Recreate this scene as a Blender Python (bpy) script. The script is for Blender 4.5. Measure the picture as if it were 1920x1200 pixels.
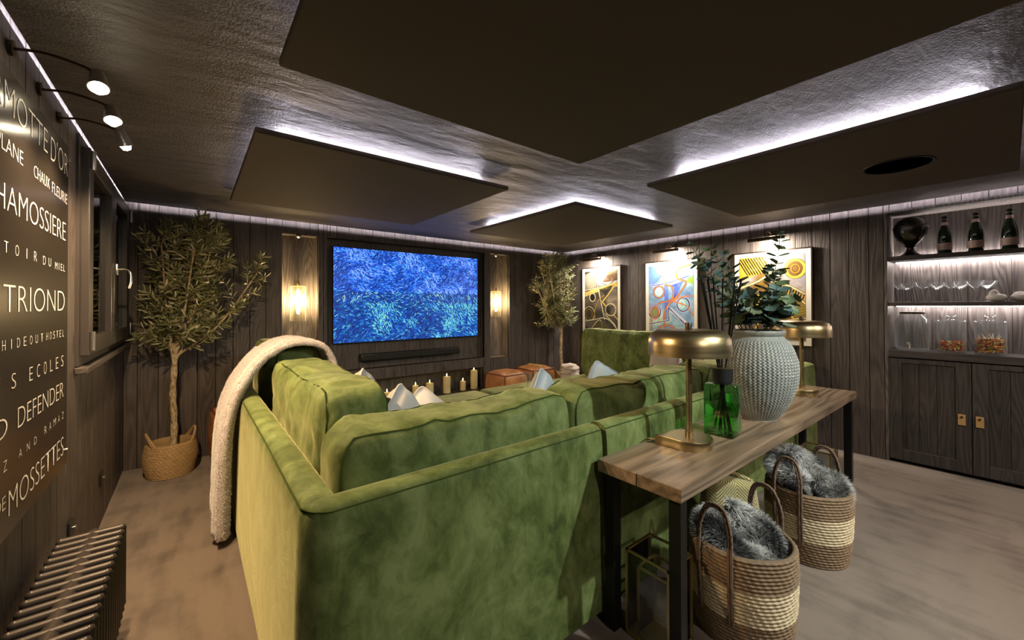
import bpy, bmesh, math, random
import numpy as np
from mathutils import Vector, Matrix, noise as mn
PI = math.pi
sc = bpy.context.scene
for o in list(bpy.data.objects): bpy.data.objects.remove(o)
col = sc.collection
random.seed(7); rng = np.random.default_rng(7)

# ------------------------------------------------------------------ camera
cam = bpy.data.objects.new('camera', bpy.data.cameras.new('camera')); col.objects.link(cam)
yaw, pit, rol = 0.6761006, 0.0088338, -0.0025259
fw = Vector((math.sin(yaw)*math.cos(pit), math.cos(yaw)*math.cos(pit), math.sin(pit)))
rt = Vector((math.cos(yaw), -math.sin(yaw), 0)); up = rt.cross(fw)
r2 = rt*math.cos(rol)+up*math.sin(rol); u2 = -rt*math.sin(rol)+up*math.cos(rol)
m = Matrix((r2, u2, -fw)).transposed().to_4x4(); m.translation = (0, 0, 1.45)
cam.matrix_world = m
cam.data.sensor_width = 36; cam.data.lens = 748.943/1920*36
cam.data.shift_y = -(600-567.873)/1920; cam.data.clip_start = .02
sc.camera = cam
# ------------------------------------------------------------------ world, view, exposure
w = bpy.data.worlds.new('world'); sc.world = w; w.use_nodes = True
w.node_tree.nodes['Background'].inputs[0].default_value = (.6, .7, 1, 1)
w.node_tree.nodes['Background'].inputs[1].default_value = .01
vs = sc.view_settings; sc.display_settings.display_device = 'sRGB'
vs.view_transform = 'Standard'; vs.look = 'None'; vs.gamma = 1; vs.use_curve_mapping = False
vs.exposure = 0.0
sc.cycles.max_bounces = 8; sc.cycles.transparent_max_bounces = 24
sc.cycles.sample_clamp_indirect = 4.0; sc.cycles.blur_glossy = 1.0
# light levels
WARM = (1, .70, .39); SOFT = (1, .88, .74); COOL = (.93, .88, 1.0); AMBER = (1, .68, .32)
P_COVE, P_HALO, P_SHELF = 120, 130, 62
P_PIC, P_SPOT, P_PEND = 29, 95, 34
P_DOWN = 215

# ------------------------------------------------------------------ helpers
def link(o, parent=None):
    col.objects.link(o)
    if parent is not None: o.parent = parent
    return o
def tag(o, label=None, cat=None, group=None, kind=None):
    if label: o['label'] = label
    if cat: o['category'] = cat
    if group: o['group'] = group
    if kind: o['kind'] = kind
    return o
def thing(name, label, cat, loc=(0, 0, 0), rz=0, group=None):
    o = bpy.data.objects.new(name, None); o.empty_display_size = .05
    o.location = loc; o.rotation_euler = (0, 0, rz); link(o)
    return tag(o, label, cat, group)
def struct(name):
    o = bpy.data.objects.new(name, None); link(o); o['kind'] = 'structure'; return o
def dup(root, loc, rz=None, label=None, scale=None):
    r = root.copy(); col.objects.link(r); r.location = loc
    if rz is not None: r.rotation_euler = (0, 0, rz)
    if scale: r.scale = scale
    if label: r['label'] = label
    for ch in root.children:
        c = ch.copy(); col.objects.link(c); c.parent = r
        for g in ch.children:
            d = g.copy(); col.objects.link(d); d.parent = c
    return r
def npmesh(name, V, F, mat, parent=None, smooth=True, colors=None):
    me = bpy.data.meshes.new(name)
    me.from_pydata([tuple(v) for v in V], [], F)
    if colors is not None:
        a = me.color_attributes.new('Col', 'FLOAT_COLOR', 'POINT')
        c = np.ones((len(V), 4), np.float32); c[:, :3] = colors
        a.data.foreach_set('color', c.ravel())
    if smooth: me.polygons.foreach_set('use_smooth', [True]*len(me.polygons))
    me.materials.append(mat); me.update()
    return link(bpy.data.objects.new(name, me), parent)
class MB:
    def __init__(s): s.b = bmesh.new()
    def box(s, a, c, bev=0, seg=1):
        a, c = Vector(a), Vector(c); t = bmesh.new()
        bmesh.ops.create_cube(t, size=1)
        d = c-a; ct = (a+c)/2
        for v in t.verts: v.co = Vector((v.co.x*d.x, v.co.y*d.y, v.co.z*d.z))+ct
        if bev > 0: bmesh.ops.bevel(t, geom=list(t.edges), offset=bev, segments=seg, affect='EDGES', profile=.5)
        s.add(t); return s
    def add(s, t):
        me = bpy.data.meshes.new('t'); t.to_mesh(me); t.free(); s.b.from_mesh(me); bpy.data.meshes.remove(me)
    def ring(s, rows, close_u=True, close_v=False, cap0=False, cap1=False):
        vs_ = [[s.b.verts.new(p) for p in r] for r in rows]
        n = len(rows[0]); R = len(rows)
        for i in range(R if close_v else R-1):
            A, B = vs_[i], vs_[(i+1) % R]
            for j in range(n if close_u else n-1):
                k = (j+1) % n
                try: s.b.faces.new((A[j], A[k], B[k], B[j]))
                except ValueError: pass
        if cap0: s.b.faces.new(list(reversed(vs_[0])))
        if cap1: s.b.faces.new(vs_[-1])
        return s
    def lathe(s, prof, n=32, c=(0, 0, 0), sx=1, sy=1):
        rows = [[(c[0]+r*sx*math.cos(2*PI*j/n), c[1]+r*sy*math.sin(2*PI*j/n), c[2]+z) for j in range(n)] for r, z in prof]
        return s.ring(rows, cap0=prof[0][0] > 1e-4, cap1=prof[-1][0] > 1e-4)
    def tube(s, pts, r, n=8, closed=False, caps=True):
        P = [Vector(p) for p in pts]; N = len(P); rows = []
        ref = None
        for i in range(N):
            if closed: t = P[(i+1) % N]-P[i-1]
            else: t = P[min(i+1, N-1)]-P[max(i-1, 0)]
            t.normalize()
            if ref is None:
                ref = Vector((0, 0, 1)) if abs(t.z) < .9 else Vector((1, 0, 0))
            a = ref-t*ref.dot(t); a.normalize(); ref = a; b = t.cross(a)
            rr = r[i] if isinstance(r, (list, tuple)) else r
            rows.append([P[i]+(a*math.cos(2*PI*j/n)+b*math.sin(2*PI*j/n))*rr for j in range(n)])
        return s.ring(rows, close_v=closed, cap0=caps and not closed, cap1=caps and not closed)
    def build(s, name, mat, parent=None, smooth=False, ang=40):
        me = bpy.data.meshes.new(name); bmesh.ops.recalc_face_normals(s.b, faces=s.b.faces)
        s.b.to_mesh(me); s.b.free(); me.materials.append(mat)
        if smooth:
            me.polygons.foreach_set('use_smooth', [True]*len(me.polygons))
            me.set_sharp_from_angle(angle=math.radians(ang))
        return link(bpy.data.objects.new(name, me), parent)
def catmull(P, n=6, closed=False):
    P = [Vector(p) for p in P]; N = len(P); out = []
    for i in range(N if closed else N-1):
        g = (lambda k: P[k % N]) if closed else (lambda k: P[max(0, min(N-1, k))])
        a, b, c, d = g(i-1), g(i), g(i+1), g(i+2)
        for j in range(n):
            t = j/n
            out.append(.5*((2*b)+(c-a)*t+(2*a-5*b+4*c-d)*t*t+(3*b-a-3*c+d)*t**3))
    if not closed: out.append(P[-1])
    return out

# ------------------------------------------------------------------ materials
class NT:
    def __init__(s, name):
        s.m = bpy.data.materials.new(name); s.m.use_nodes = True; s.t = s.m.node_tree
        s.p = s.t.nodes['Principled BSDF']; s.out = s.t.nodes['Material Output']
    def n(s, typ, **kw):
        x = s.t.nodes.new('ShaderNode'+typ)
        for k, v in kw.items():
            if k == 'props':
                for a, b in v.items(): setattr(x, a, b)
            else: s.set(x.inputs[int(k[1:]) if k[0] == 'i' and k[1:].isdigit() else k.replace('_', ' ')], v)
        return x
    def set(s, sock, v):
        if isinstance(v, bpy.types.NodeSocket): s.t.links.new(v, sock)
        elif isinstance(v, bpy.types.Node): s.t.links.new(v.outputs[0], sock)
        else:
            if isinstance(v, tuple) and len(v) == 3 and sock.type == 'RGBA': v = (*v, 1)
            sock.default_value = v
    def P(s, **kw):
        for k, v in kw.items(): s.set(s.p.inputs[k.replace('_', ' ')], v)
        return s
    def ramp(s, fac, stops):
        r = s.n('ValToRGB', i0=fac); e = r.color_ramp.elements
        while len(e) < len(stops): e.new(.5)
        for i, (p, c) in enumerate(stops):
            e[i].position = p; e[i].color = (*c, 1) if len(c) == 3 else c
        return r
    def coord(s, scale=(1, 1, 1), out='Object', loc=None):
        c = s.n('TexCoord')
        mp = s.n('Mapping', i0=c.outputs[out]); mp.inputs['Scale'].default_value = scale
        if loc is not None: s.set(mp.inputs['Location'], loc)
        return mp
    def bump(s, h, strength=.3, dist=.01):
        b = s.n('Bump', Height=h); b.inputs['Strength'].default_value = strength; b.inputs['Distance'].default_value = dist
        s.t.links.new(b.outputs[0], s.p.inputs['Normal']); return s
def simple(name, c, rough=.5, metal=0, **kw):
    t = NT(name); t.P(Base_Color=c, Roughness=rough, Metallic=metal, **kw); return t.m
def wood(name, dark, light, axis=2, rough=.55, scale=1.0, ring=1.0, bump=.35):
    t = NT(name); inf = t.n('ObjectInfo')
    off = t.n('VectorMath', i0=inf.outputs['Random'], i1=(37., 91., 53.), props={'operation': 'MULTIPLY'})
    sc_ = [9*scale]*3; sc_[axis] = .9*scale
    mp = t.coord(tuple(sc_), loc=off.outputs[0])
    big = t.n('TexNoise', Vector=mp, Scale=.55, Detail=2.0)
    w_ = t.n('Math', i0=big.outputs[0], i1=14.0*ring, props={'operation': 'MULTIPLY'})
    fr = t.n('Math', i0=w_, props={'operation': 'FRACT'})
    tri = t.n('Math', i0=fr, i1=.5, props={'operation': 'SUBTRACT'})
    ab = t.n('Math', i0=tri, props={'operation': 'ABSOLUTE'})
    s2 = [70*scale]*3; s2[axis] = 2.2*scale
    fine = t.n('TexNoise', Vector=t.coord(tuple(s2), loc=off.outputs[0]), Scale=1.0, Detail=4.0, Roughness=.65)
    mix = t.n('Math', i0=ab, i1=1.1, props={'operation': 'MULTIPLY'})
    ad = t.n('Math', i0=mix, i1=fine.outputs[0], props={'operation': 'ADD'})
    rv = t.n('Math', i0=inf.outputs['Random'], i1=.22, props={'operation': 'MULTIPLY'})
    ad2 = t.n('Math', i0=ad, i1=rv, props={'operation': 'ADD'})
    hv = t.n('Math', i0=ad2, i1=.62, props={'operation': 'MULTIPLY'})
    r = t.ramp(hv, [(.2, dark), (.75, light)])
    t.P(Base_Color=r.outputs[0], Roughness=rough)
    t.bump(ad, bump, .004); return t.m
M = {}
M['wood'] = wood('dark_oak', (.034, .027, .024), (.108, .086, .076), ring=1.2, bump=.5)
M['doorwood'] = wood('dark_door_oak', (.022, .019, .018), (.074, .062, .056), ring=1.6, bump=.6)
M['woodx'] = wood('dark_oak_across', (.030, .025, .023), (.085, .07, .063), axis=1)
M['woodxx'] = wood('dark_oak_along', (.030, .024, .021), (.092, .074, .064), axis=0)
M['nichewood'] = wood('niche_oak', (.036, .030, .028), (.185, .158, .142), ring=1.5, bump=.9)
M['tablewood'] = wood('table_top_wood', (.055, .037, .024), (.275, .19, .125), axis=0, rough=.30, scale=.8, bump=.2)
M['backing'] = simple('board_backing', (.012, .01, .009), .8)
M['black'] = simple('black_satin', (.012, .012, .012), .4)
M['reed'] = simple('matt_black_reed', (.008, .008, .008), .95, 0, **{'Specular_IOR_Level': .1})
M['blackmetal'] = simple('black_steel', (.016, .015, .015), .38, .6)
def carpet():
    t = NT('carpet'); mp = t.coord((1, 1, 1))
    a = t.n('TexNoise', Vector=t.coord((1.1, 2.0, 1)), Scale=1.6, Detail=5.0, Roughness=.6, Distortion=.6)
    b = t.n('TexNoise', Vector=mp, Scale=260.0, Detail=2.0)
    c = t.n('TexNoise', Vector=t.coord((9, 2, 1)), Scale=1.2, Detail=3.0)
    s = t.n('Math', i0=a.outputs[0], i1=c.outputs[0], props={'operation': 'ADD'})
    s2 = t.n('Math', i0=b.outputs[0], i1=.35, props={'operation': 'MULTIPLY'})
    s3 = t.n('Math', i0=s, i1=s2, props={'operation': 'ADD'})
    s4 = t.n('Math', i0=s3, i1=.8, props={'operation': 'MULTIPLY'})
    r = t.ramp(s4, [(.62, (.058, .042, .031)), (1.04, (.185, .14, .11))])
    t.P(Base_Color=r.outputs[0], Roughness=.95, Sheen_Weight=.25, Sheen_Roughness=.5)
    t.bump(b.outputs[0], .5, .004); return t.m
M['carpet'] = carpet()
def ceilmat():
    t = NT('ceiling_paint'); mp = t.coord()
    a = t.n('TexNoise', Vector=mp, Scale=110.0, Detail=3.0)
    b = t.n('TexNoise', Vector=t.coord((1.2, 3.2, 1)), Scale=2.2, Detail=3.0, Distortion=.15)
    bm = t.n('Math', i0=b.outputs[0], i1=9.0, props={'operation': 'MULTIPLY'})
    s = t.n('Math', i0=a.outputs[0], i1=bm, props={'operation': 'ADD'})
    t.P(Base_Color=(.098, .085, .079), Roughness=.5)
    t.bump(s, .6, .0055); return t.m
M['ceiling'] = ceilmat()
M['panel'] = simple('ceiling_panel_paint', (.105, .086, .072), .8, 0, **{'Specular_IOR_Level': .15})
def velvet():
    t = NT('green_velvet'); inf = t.n('ObjectInfo')
    off = t.n('VectorMath', i0=inf.outputs['Random'], i1=(13., 29., 17.), props={'operation': 'MULTIPLY'})
    a = t.n('TexNoise', Vector=t.coord((1.6, 1.6, 1.1), loc=off.outputs[0]), Scale=2.2, Detail=5.0, Roughness=.62, Distortion=1.2)
    b = t.n('TexNoise', Vector=t.coord((12, 12, 8), loc=off.outputs[0]), Scale=1.2, Detail=5.0, Roughness=.65, Distortion=1.0)
    s = t.n('Math', i0=b.outputs[0], i1=.55, props={'operation': 'MULTIPLY'})
    s2 = t.n('Math', i0=a.outputs[0], i1=s, props={'operation': 'ADD'})
    r = t.ramp(s2, [(.54, (.040, .058, .016)), (.70, (.088, .120, .031)), (.92, (.185, .228, .082))])
    t.P(Base_Color=r.outputs[0], Roughness=.7, Sheen_Weight=.6, Sheen_Roughness=.35, Sheen_Tint=(.86, .8, .42))
    t.p.inputs['Specular IOR Level'].default_value = .2
    f = t.n('TexNoise', Vector=t.coord((1, 1, 1)), Scale=350.0, Detail=1.0)
    s3 = t.n('Math', i0=f.outputs[0], i1=.12, props={'operation': 'MULTIPLY'})
    s4 = t.n('Math', i0=a.outputs[0], i1=s3, props={'operation': 'ADD'})
    t.bump(s4, .35, .012); return t.m
M['velvet'] = velvet()
M['piping'] = simple('velvet_piping', (.05, .068, .016), .85, 0, **{'Specular_IOR_Level': .1})
def leather():
    t = NT('tan_leather'); a = t.n('TexNoise', Vector=t.coord(), Scale=5.0, Detail=5.0, Distortion=.5)
    b = t.n('TexVoronoi', Vector=t.coord(), Scale=120.0)
    r = t.ramp(a.outputs[0], [(.3, (.30, .11, .035)), (.7, (.60, .27, .10))])
    t.P(Base_Color=r.outputs[0], Roughness=.42); t.bump(b.outputs[0], .2, .002); return t.m
M['leather'] = leather()
M['tan'] = simple('tan_strap_leather', (.55, .33, .13), .5)
def brass():
    t = NT('brushed_brass'); a = t.n('TexNoise', Vector=t.coord((3, 3, 40)), Scale=1.0, Detail=3.0)
    r = t.ramp(a.outputs[0], [(.3, (.47, .36, .19)), (.7, (.54, .42, .235))])
    ro = t.n('Math', i0=a.outputs[0], i1=.25, props={'operation': 'MULTIPLY'})
    ro2 = t.n('Math', i0=ro, i1=.20, props={'operation': 'ADD'})
    t.P(Base_Color=r.outputs[0], Metallic=1.0, Roughness=ro2); return t.m
M['brass'] = brass()
M['gold'] = simple('brass_edging', (.62, .46, .20), .3, 1)
M['bronze'] = simple('dark_bronze', (.09, .065, .045), .35, .9)
M['steel'] = simple('brushed_steel', (.62, .6, .58), .28, 1)
def thinglass(name, tint=(1, 1, 1), refl=1.0, blend=.18):
    t = NT(name); tr = t.n('BsdfTransparent', Color=tint); gl = t.n('BsdfGlossy', Color=(1, 1, 1), Roughness=.02)
    fr = t.n('LayerWeight', Blend=blend)
    f2 = t.n('Math', i0=fr.outputs['Fresnel'], i1=refl, props={'operation': 'MULTIPLY', 'use_clamp': True})
    mx = t.n('MixShader', i0=f2, i1=tr, i2=gl); t.t.links.new(mx.outputs[0], t.out.inputs[0]); return t.m
M['glass'] = thinglass('clear_glass', (.975, .985, .98), 1.2, .22)
def barglass(name='lit_edge_bar_glass', c=(.95, .95, .95), e0=.03):  # colour mixed in at grazing edges stands in for light caught in the rims
    t = NT(name); tr = t.n('BsdfTransparent', Color=(.95, .96, .96)); gl = t.n('BsdfGlossy', Color=(1, 1, 1), Roughness=.03)
    tl = t.n('BsdfTranslucent', Color=c); df = t.n('BsdfDiffuse', Color=c); ml = t.n('MixShader', i0=.5, i1=tl, i2=df)
    fr = t.n('LayerWeight', Blend=.22); fc = t.n('Math', i0=fr.outputs['Facing'], i1=2.2, props={'operation': 'POWER'}); f2 = t.n('Math', i0=fc, i1=.8, props={'operation': 'MULTIPLY'}); f2 = t.n('Math', i0=f2, i1=e0, props={'operation': 'ADD'})
    a = t.n('MixShader', i0=f2, i1=tr, i2=ml); f3 = t.n('Math', i0=fr.outputs['Fresnel'], i1=.6, props={'operation': 'MULTIPLY'})
    b = t.n('MixShader', i0=f3, i1=a, i2=gl); t.t.links.new(b.outputs[0], t.out.inputs[0]); return t.m
M['barglass'] = barglass()
M['glowglass'] = barglass('glow_tinted_glass', (1, .86, .6), .022)  # amber tint stands in for the bulb's glow on clear glass

M['pane'] = thinglass('window_pane_glass', (.35, .38, .40), 1.1)
M['green_glass'] = thinglass('green_bottle_glass', (.52, .93, .54), 1.4, .3)
M['wine_glass'] = simple('champagne_bottle_glass', (.012, .03, .008), .08, 0, Coat_Weight=.5)
M['foil'] = simple('black_foil', (.012, .012, .012), .3, .5)
M['pink'] = simple('pink_bottle_paper', (.80, .58, .54), .45)
M['ceramic'] = simple('white_ceramic', (.62, .57, .54), .35)
M['wax'] = simple('ivory_wax', (.72, .60, .30), .5, 0, Subsurface_Weight=.2)
def emit(name, c, s):
    t = NT(name); e = t.n('Emission', Color=c, Strength=s); t.t.links.new(e.outputs[0], t.out.inputs[0]); return t.m
M['flame'] = emit('candle_flame', (1, .72, .25), 22)
M['led_cove'] = emit('cove_led', COOL, P_COVE)
M['led_halo'] = emit('panel_led', COOL, P_HALO)
M['led_up'] = emit('shelf_up_led', (1, .9, .88), P_SHELF*4.5)
M['led_shelf'] = emit('shelf_led', (1, .9, .88), P_SHELF)
M['bulb'] = emit('amber_bulb', (1, .76, .40), 30)
M['spotbulb'] = emit('spot_bulb', (1, .85, .6), 60)
M['pic_tube'] = emit('picture_lamp_tube', (1, .85, .62), 8)
def fabric(name, c, rough=.9, sc_=180, b=.4, sheen=.3):
    t = NT(name); a = t.n('TexNoise', Vector=t.coord(), Scale=float(sc_), Detail=2.0)
    g = t.n('TexNoise', Vector=t.coord(), Scale=6.0, Detail=3.0)
    r = t.ramp(g.outputs[0], [(.3, tuple(x*.8 for x in c)), (.7, c)])
    t.P(Base_Color=r.outputs[0], Roughness=rough, Sheen_Weight=sheen); t.bump(a.outputs[0], b, .003); return t.m
M['white_pillow'] = fabric('white_pillow_linen', (.66, .62, .60))
M['blue_pillow'] = fabric('pale_blue_velvet', (.48, .55, .62))
M['mauve_pillow'] = fabric('mauve_linen', (.50, .43, .40))
M['throw'] = fabric('blush_fleece', (.72, .64, .63), .95, 90, .8, .5)
M['knit'] = fabric('cream_knit', (.62, .52, .44), .95, 60, .8)
def colattr(name, rough=.8, emission=None, **kw):
    t = NT(name); a = t.n('VertexColor', props={'layer_name': 'Col'})
    if emission: 
        t.P(Base_Color=(.01, .01, .012), Roughness=.25, Emission_Color=a.outputs[0], Emission_Strength=emission)
    else: t.P(Base_Color=a.outputs[0], Roughness=rough, **kw)
    return t.m
M['art'] = colattr('painted_paper', .35)
M['screen'] = colattr('screen_pixels', .3, 2.0)
M['leaf'] = colattr('olive_leaf', .5)
M['fur'] = colattr('grey_faux_fur', .75)
M['sweets'] = colattr('boiled_sweets', .2)
M['euc'] = colattr('eucalyptus_leaf', .55)
M['rope'] = colattr('woven_rope', .8)
M['mat'] = simple('cream_mat_board', (.80, .74, .66), .7)
M['signface'] = simple('black_gloss_sign', (.030, .025, .022), .2)
M['letters'] = simple('white_lettering', (.92, .90, .88), .7)
def bark():
    t = NT('pale_bark'); a = t.n('TexNoise', Vector=t.coord((6, 6, 2)), Scale=14.0, Detail=4.0)
    r = t.ramp(a.outputs[0], [(.35, (.22, .15, .08)), (.65, (.58, .47, .30))])
    t.P(Base_Color=r.outputs[0], Roughness=.9); t.bump(a.outputs[0], .7, .01); return t.m
M['bark'] = bark()
M['moss'] = fabric('moss', (.05, .08, .015), 1, 60, 1)
M['radiator'] = NT('radiator_paint').P(Base_Color=(.05, .04, .036), Roughness=.42, Metallic=.35).m
def chevron():
    t = NT('herringbone_wool'); c = t.n('TexCoord'); sp = t.n('SeparateXYZ', i0=c.outputs['Object'])
    x = t.n('Math', i0=sp.outputs[0], i1=.12, props={'operation': 'PINGPONG'})
    s = t.n('Math', i0=x, i1=sp.outputs[2], props={'operation': 'ADD'})
    f = t.n('Math', i0=s, i1=55.0, props={'operation': 'MULTIPLY'}); fr = t.n('Math', i0=f, props={'operation': 'FRACT'})
    r = t.ramp(fr, [(.38, (.13, .11, .035)), (.55, (.42, .36, .17))])
    t.P(Base_Color=r.outputs[0], Roughness=.95, Sheen_Weight=.3); t.bump(fr, .4, .004); return t.m
M['chevron'] = chevron()

# ------------------------------------------------------------------ room shell
XL, XR, YF, YN, ZC = -.47, 5.09, 4.915, -2.6, 2.385
g = MB().box((XL-.2, YN-.1, -.06), (XR+.6, YF+.3, 0)).build('floor', M['carpet']); tag(g, kind='structure')
g = MB().box((XL+.013, YN, ZC), (XR-.032, YF-.032, ZC+.006)).build('ceiling', M['ceiling']); tag(g, kind='structure')
MB().box((XL-.2, YN-.1, ZC+.09), (XR+.6, YF+.3, ZC+.14)).build('ceiling_deck', M['backing'], g)
lm = MB()
zs = ZC+.058
for a, b in (((XL+.06, YF-.066), (XR-.06, YF-.058)), ((XR-.066, YN+.1), (XR-.058, YF-.07)), ((XL+.058, YN+.1), (XL+.066, YF-.07))):
    dz_ = -.034 if a[0] < XL+.059 and b[0] < 0 else 0; dx_ = .006 if dz_ else 0
    lm.box((a[0]+dx_, a[1], zs+dz_), (b[0]+dx_, b[1], zs+dz_+.006))
lm.build('led_strip', M['led_cove'], g)

def plank_wall(name, axis, plane, a0, a1, z0, z1, opens, pitch, out, start, depth=.022, mats=None):
    """vertical boards; axis 0: wall runs along x at y=plane, axis 1: along y at x=plane; out = +1/-1 side the room is not on"""
    root = struct(name)
    cuts = sorted({a0, a1} | {o[0] for o in opens} | {o[1] for o in opens})
    cuts = [c for c in cuts if a0 <= c <= a1]
    j = start
    reg = []
    while j < a1:
        if j > a0 and min(abs(j-c) for c in cuts) > .035: reg.append(j)
        j += pitch
    cs = sorted(set(cuts) | set(reg)); back = MB()
    def bx(mb, p, q, za, zb, d0, d1):
        if axis == 0: mb.box((p, plane+out*d0, za), (q, plane+out*d1, zb))
        else: mb.box((plane+out*d0, p, za), (plane+out*d1, q, zb))
    for p, q in zip(cs[:-1], cs[1:]):
        segs = [(z0, z1)]
        for o in opens:
            if o[0] < (p+q)/2 < o[1]:
                ns = []
                for s in segs:
                    if o[3] <= s[0] or o[2] >= s[1]: ns.append(s); continue
                    if o[2] > s[0]: ns.append((s[0], o[2]))
                    if o[3] < s[1]: ns.append((o[3], s[1]))
                segs = ns
        for s in segs:
            if s[1]-s[0] < .01: continue
            mb = MB(); e = .003
            bx(mb, p+e, q-e, s[0], s[1], random.uniform(0, .0015), depth)
            mb.build('plank', M['wood'], root)
            bx(back, p, q, s[0], s[1], depth, depth+.03)
    back.build('backing', M['backing'], root)
    return root
ZT = 2.47
nl, tvr, cr, nr = (.761, 1.122, .667, 2.255), (1.215, 3.42, .69, 2.25), (1.25, 3.41, .235, .552), (3.526, 3.892, .667, 2.262)
wf = plank_wall('wall_back', 0, YF, XL, XR+.05, 0, ZT, [nl, tvr, cr, nr], .1415, +1, XL-.05)
def recess(root, o, d, mat, bmat, planks=False):
    x0, x1, z0, z1 = o; y0 = YF+.003; y1 = YF+d; t = .02
    if planks:
        n = round((x1-x0)/.2); s = (x1-x0)/n
        for i in range(n):
            MB().box((x0+i*s+.002, y1, z0), (x0+(i+1)*s-.002, y1+.02, z1)).build('plank', bmat, root)
        MB().box((x0-t, y1+.02, z0-t), (x1+t, y1+.04, z1+t)).build('backing', M['backing'], root)
    else: MB().box((x0-t, y1, z0-t), (x1+t, y1+.03, z1+t)).build('recess_back', bmat, root)
    MB().box((x0-t, y0, z0-t), (x0, y1, z1+t)).build('recess_side', mat, root)
    MB().box((x1, y0, z0-t), (x1+t, y1, z1+t)).build('recess_side', mat, root)
    MB().box((x0, y0, z1), (x1, y1, z1+t)).build('recess_top', mat, root)
    MB().box((x0, y0, z0-t), (x1, y1, z0)).build('recess_sill', mat, root)
recess(wf, nl, .19, M['nichewood'], M['nichewood']); recess(wf, nr, .175, M['nichewood'], M['nichewood'])
recess(wf, tvr, .11, M['wood'], M['wood'], True); recess(wf, cr, .22, M['wood'], M['wood'], True)
NY1, NY0 = .742, -1.02      # bar alcove along the right wall
wr = plank_wall('wall_right', 1, XR, YN, YF+.05, 0, ZT, [(NY0, NY1, 0, 2.335)], .1495, +1, YN+.011)
win = (3.03, 4.84, 1.14, 2.36)
wl = plank_wall('wall_left', 1, XL, YN, YF+.05, 0, ZT, [win], .16, -1, YN+.02)
wn = MB().box((XL-.1, YN-.1, 0), (XR+.6, YN, ZT)).build('wall_front', M['wood']); tag(wn, kind='structure')

# ------------------------------------------------------------------ ceiling panels with halo light
specs = [((.24, 1.83, -.04, 1.625), 'largest looking dark ceiling panel directly overhead, its corner pointing into the room'),
         ((.24, 1.82, 2.305, 3.93), 'dark backlit ceiling panel in front of the television wall by the left lights'),
         ((2.525, 4.08, 2.285, 3.93), 'dark backlit ceiling panel over the far corner beside the pictures'),
         ((2.555, 4.12, -.045, 1.63), 'dark backlit ceiling panel with a round speaker, near the bar shelves')]
for (x0, x1, y0, y1), lab in specs:
    zb, zt = 2.308, 2.338
    t = thing('ceiling_panel', lab, 'ceiling panel', ((x0+x1)/2, (y0+y1)/2, zb), group='floating backlit ceiling panels')
    hx, hy = (x1-x0)/2, (y1-y0)/2
    MB().box((-hx, -hy, 0), (hx, hy, zt-zb), .006, 2).build('board', M['panel'], t)
    hg = MB(); hg.box((-hx+.3, -hy+.3, zt-zb), (hx-.3, hy-.3, ZC-zb)); hg.build('mounting_box', M['backing'], t)
    i = .15; L = MB(); z = zt-zb+.001; e = .16
    L.box((-hx+e, -hy+i, z), (hx-e, -hy+i+.012, z+.004)); L.box((-hx+e, hy-i-.012, z), (hx-e, hy-i, z+.004))
    L.box((-hx+i, -hy+e, z), (-hx+i+.012, hy-e, z+.004)); L.box((hx-i-.012, -hy+e, z), (hx-i, hy-e, z+.004))
    L.build('led_strip', M['led_halo'], t)
t = thing('ceiling_speaker', 'round black speaker grille set into the ceiling panel near the bar shelves', 'speaker', (3.37, .425, 2.3075))
MB().lathe([(.0, -.004), (.15, -.004), (.155, -.001)], 40).build('grille', simple('speaker_mesh', (.006, .005, .005), .9), t)
MB().lathe([(.155, -.004), (.163, -.005), (.165, 0), (.155, 0)], 40).build('rim', M['black'], t, True)

# ------------------------------------------------------------------ sofa
def shell_path(pts_fn, name, parent, sec):
    rows = [[pts_fn(i, d, z) for d, z in sec] for i in range(pts_fn.n)]
    return MB().ring(rows, close_u=True, cap0=True, cap1=True).build(name, M['velvet'], parent, True, 75)
SEC = [(0, .05), (.006, .3), (.012, .6), (.02, .80), (.0235, .84), (.030, .864), (.044, .878), (.070, .885), (.098, .884), (.118, .876), (.130, .86), (.135, .835), (.137, .80), (.137, .74), (.136, .66), (.135, .05)]
def corner_path(cx, cy, sx, sy, la, lb, r=.115, nc=12, nl_=14):
    """outer corner at (cx,cy); one leg runs along y (length la), the other along x (length lb); sx, sy: inward signs"""
    P = []
    for k in range(nl_): P.append(('y', r+(la-r)*(1-k/nl_)))
    for k in range(nc+1): P.append(('c', PI/2*k/nc))
    for k in range(1, nl_+1): P.append(('x', r+(lb-r)*k/nl_))
    def f(i, d, z):
        k, v = P[i]
        if k == 'y': q = (d, v)
        elif k == 'x': q = (v, d)
        else:
            if d >= r: q = (d, d)
            else: q = (r-(r-d)*math.cos(v), r-(r-d)*math.sin(v))
        wv = .004*mn.noise((i*.35, z*3, 1.7)) if d < .05 else 0
        return (cx+sx*(q[0]+wv), cy+sy*(q[1]+wv), z)
    f.n = len(P); return f
sofa = thing('sectional_sofa', 'large U-shaped green velvet sectional sofa seen from behind, in front of the television', 'sofa', (0, 0, 0))
fA = corner_path(.222, 1.185, 1, 1, 2.95, 1.287)
shell_path(fA, 'corner_back_frame', sofa, SEC)
MB().tube([fA(i, .028, .866) for i in range(fA.n)], .003, 6).build('piping', M['piping'], sofa, True)
fB = corner_path(4.885, 1.185, -1, 1, 2.85, 3.34)
shell_path(fB, 'right_back_frame', sofa, SEC)
MB().tube([fB(i, .028, .866) for i in range(fB.n)], .003, 6).build('piping', M['piping'], sofa, True)
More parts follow.
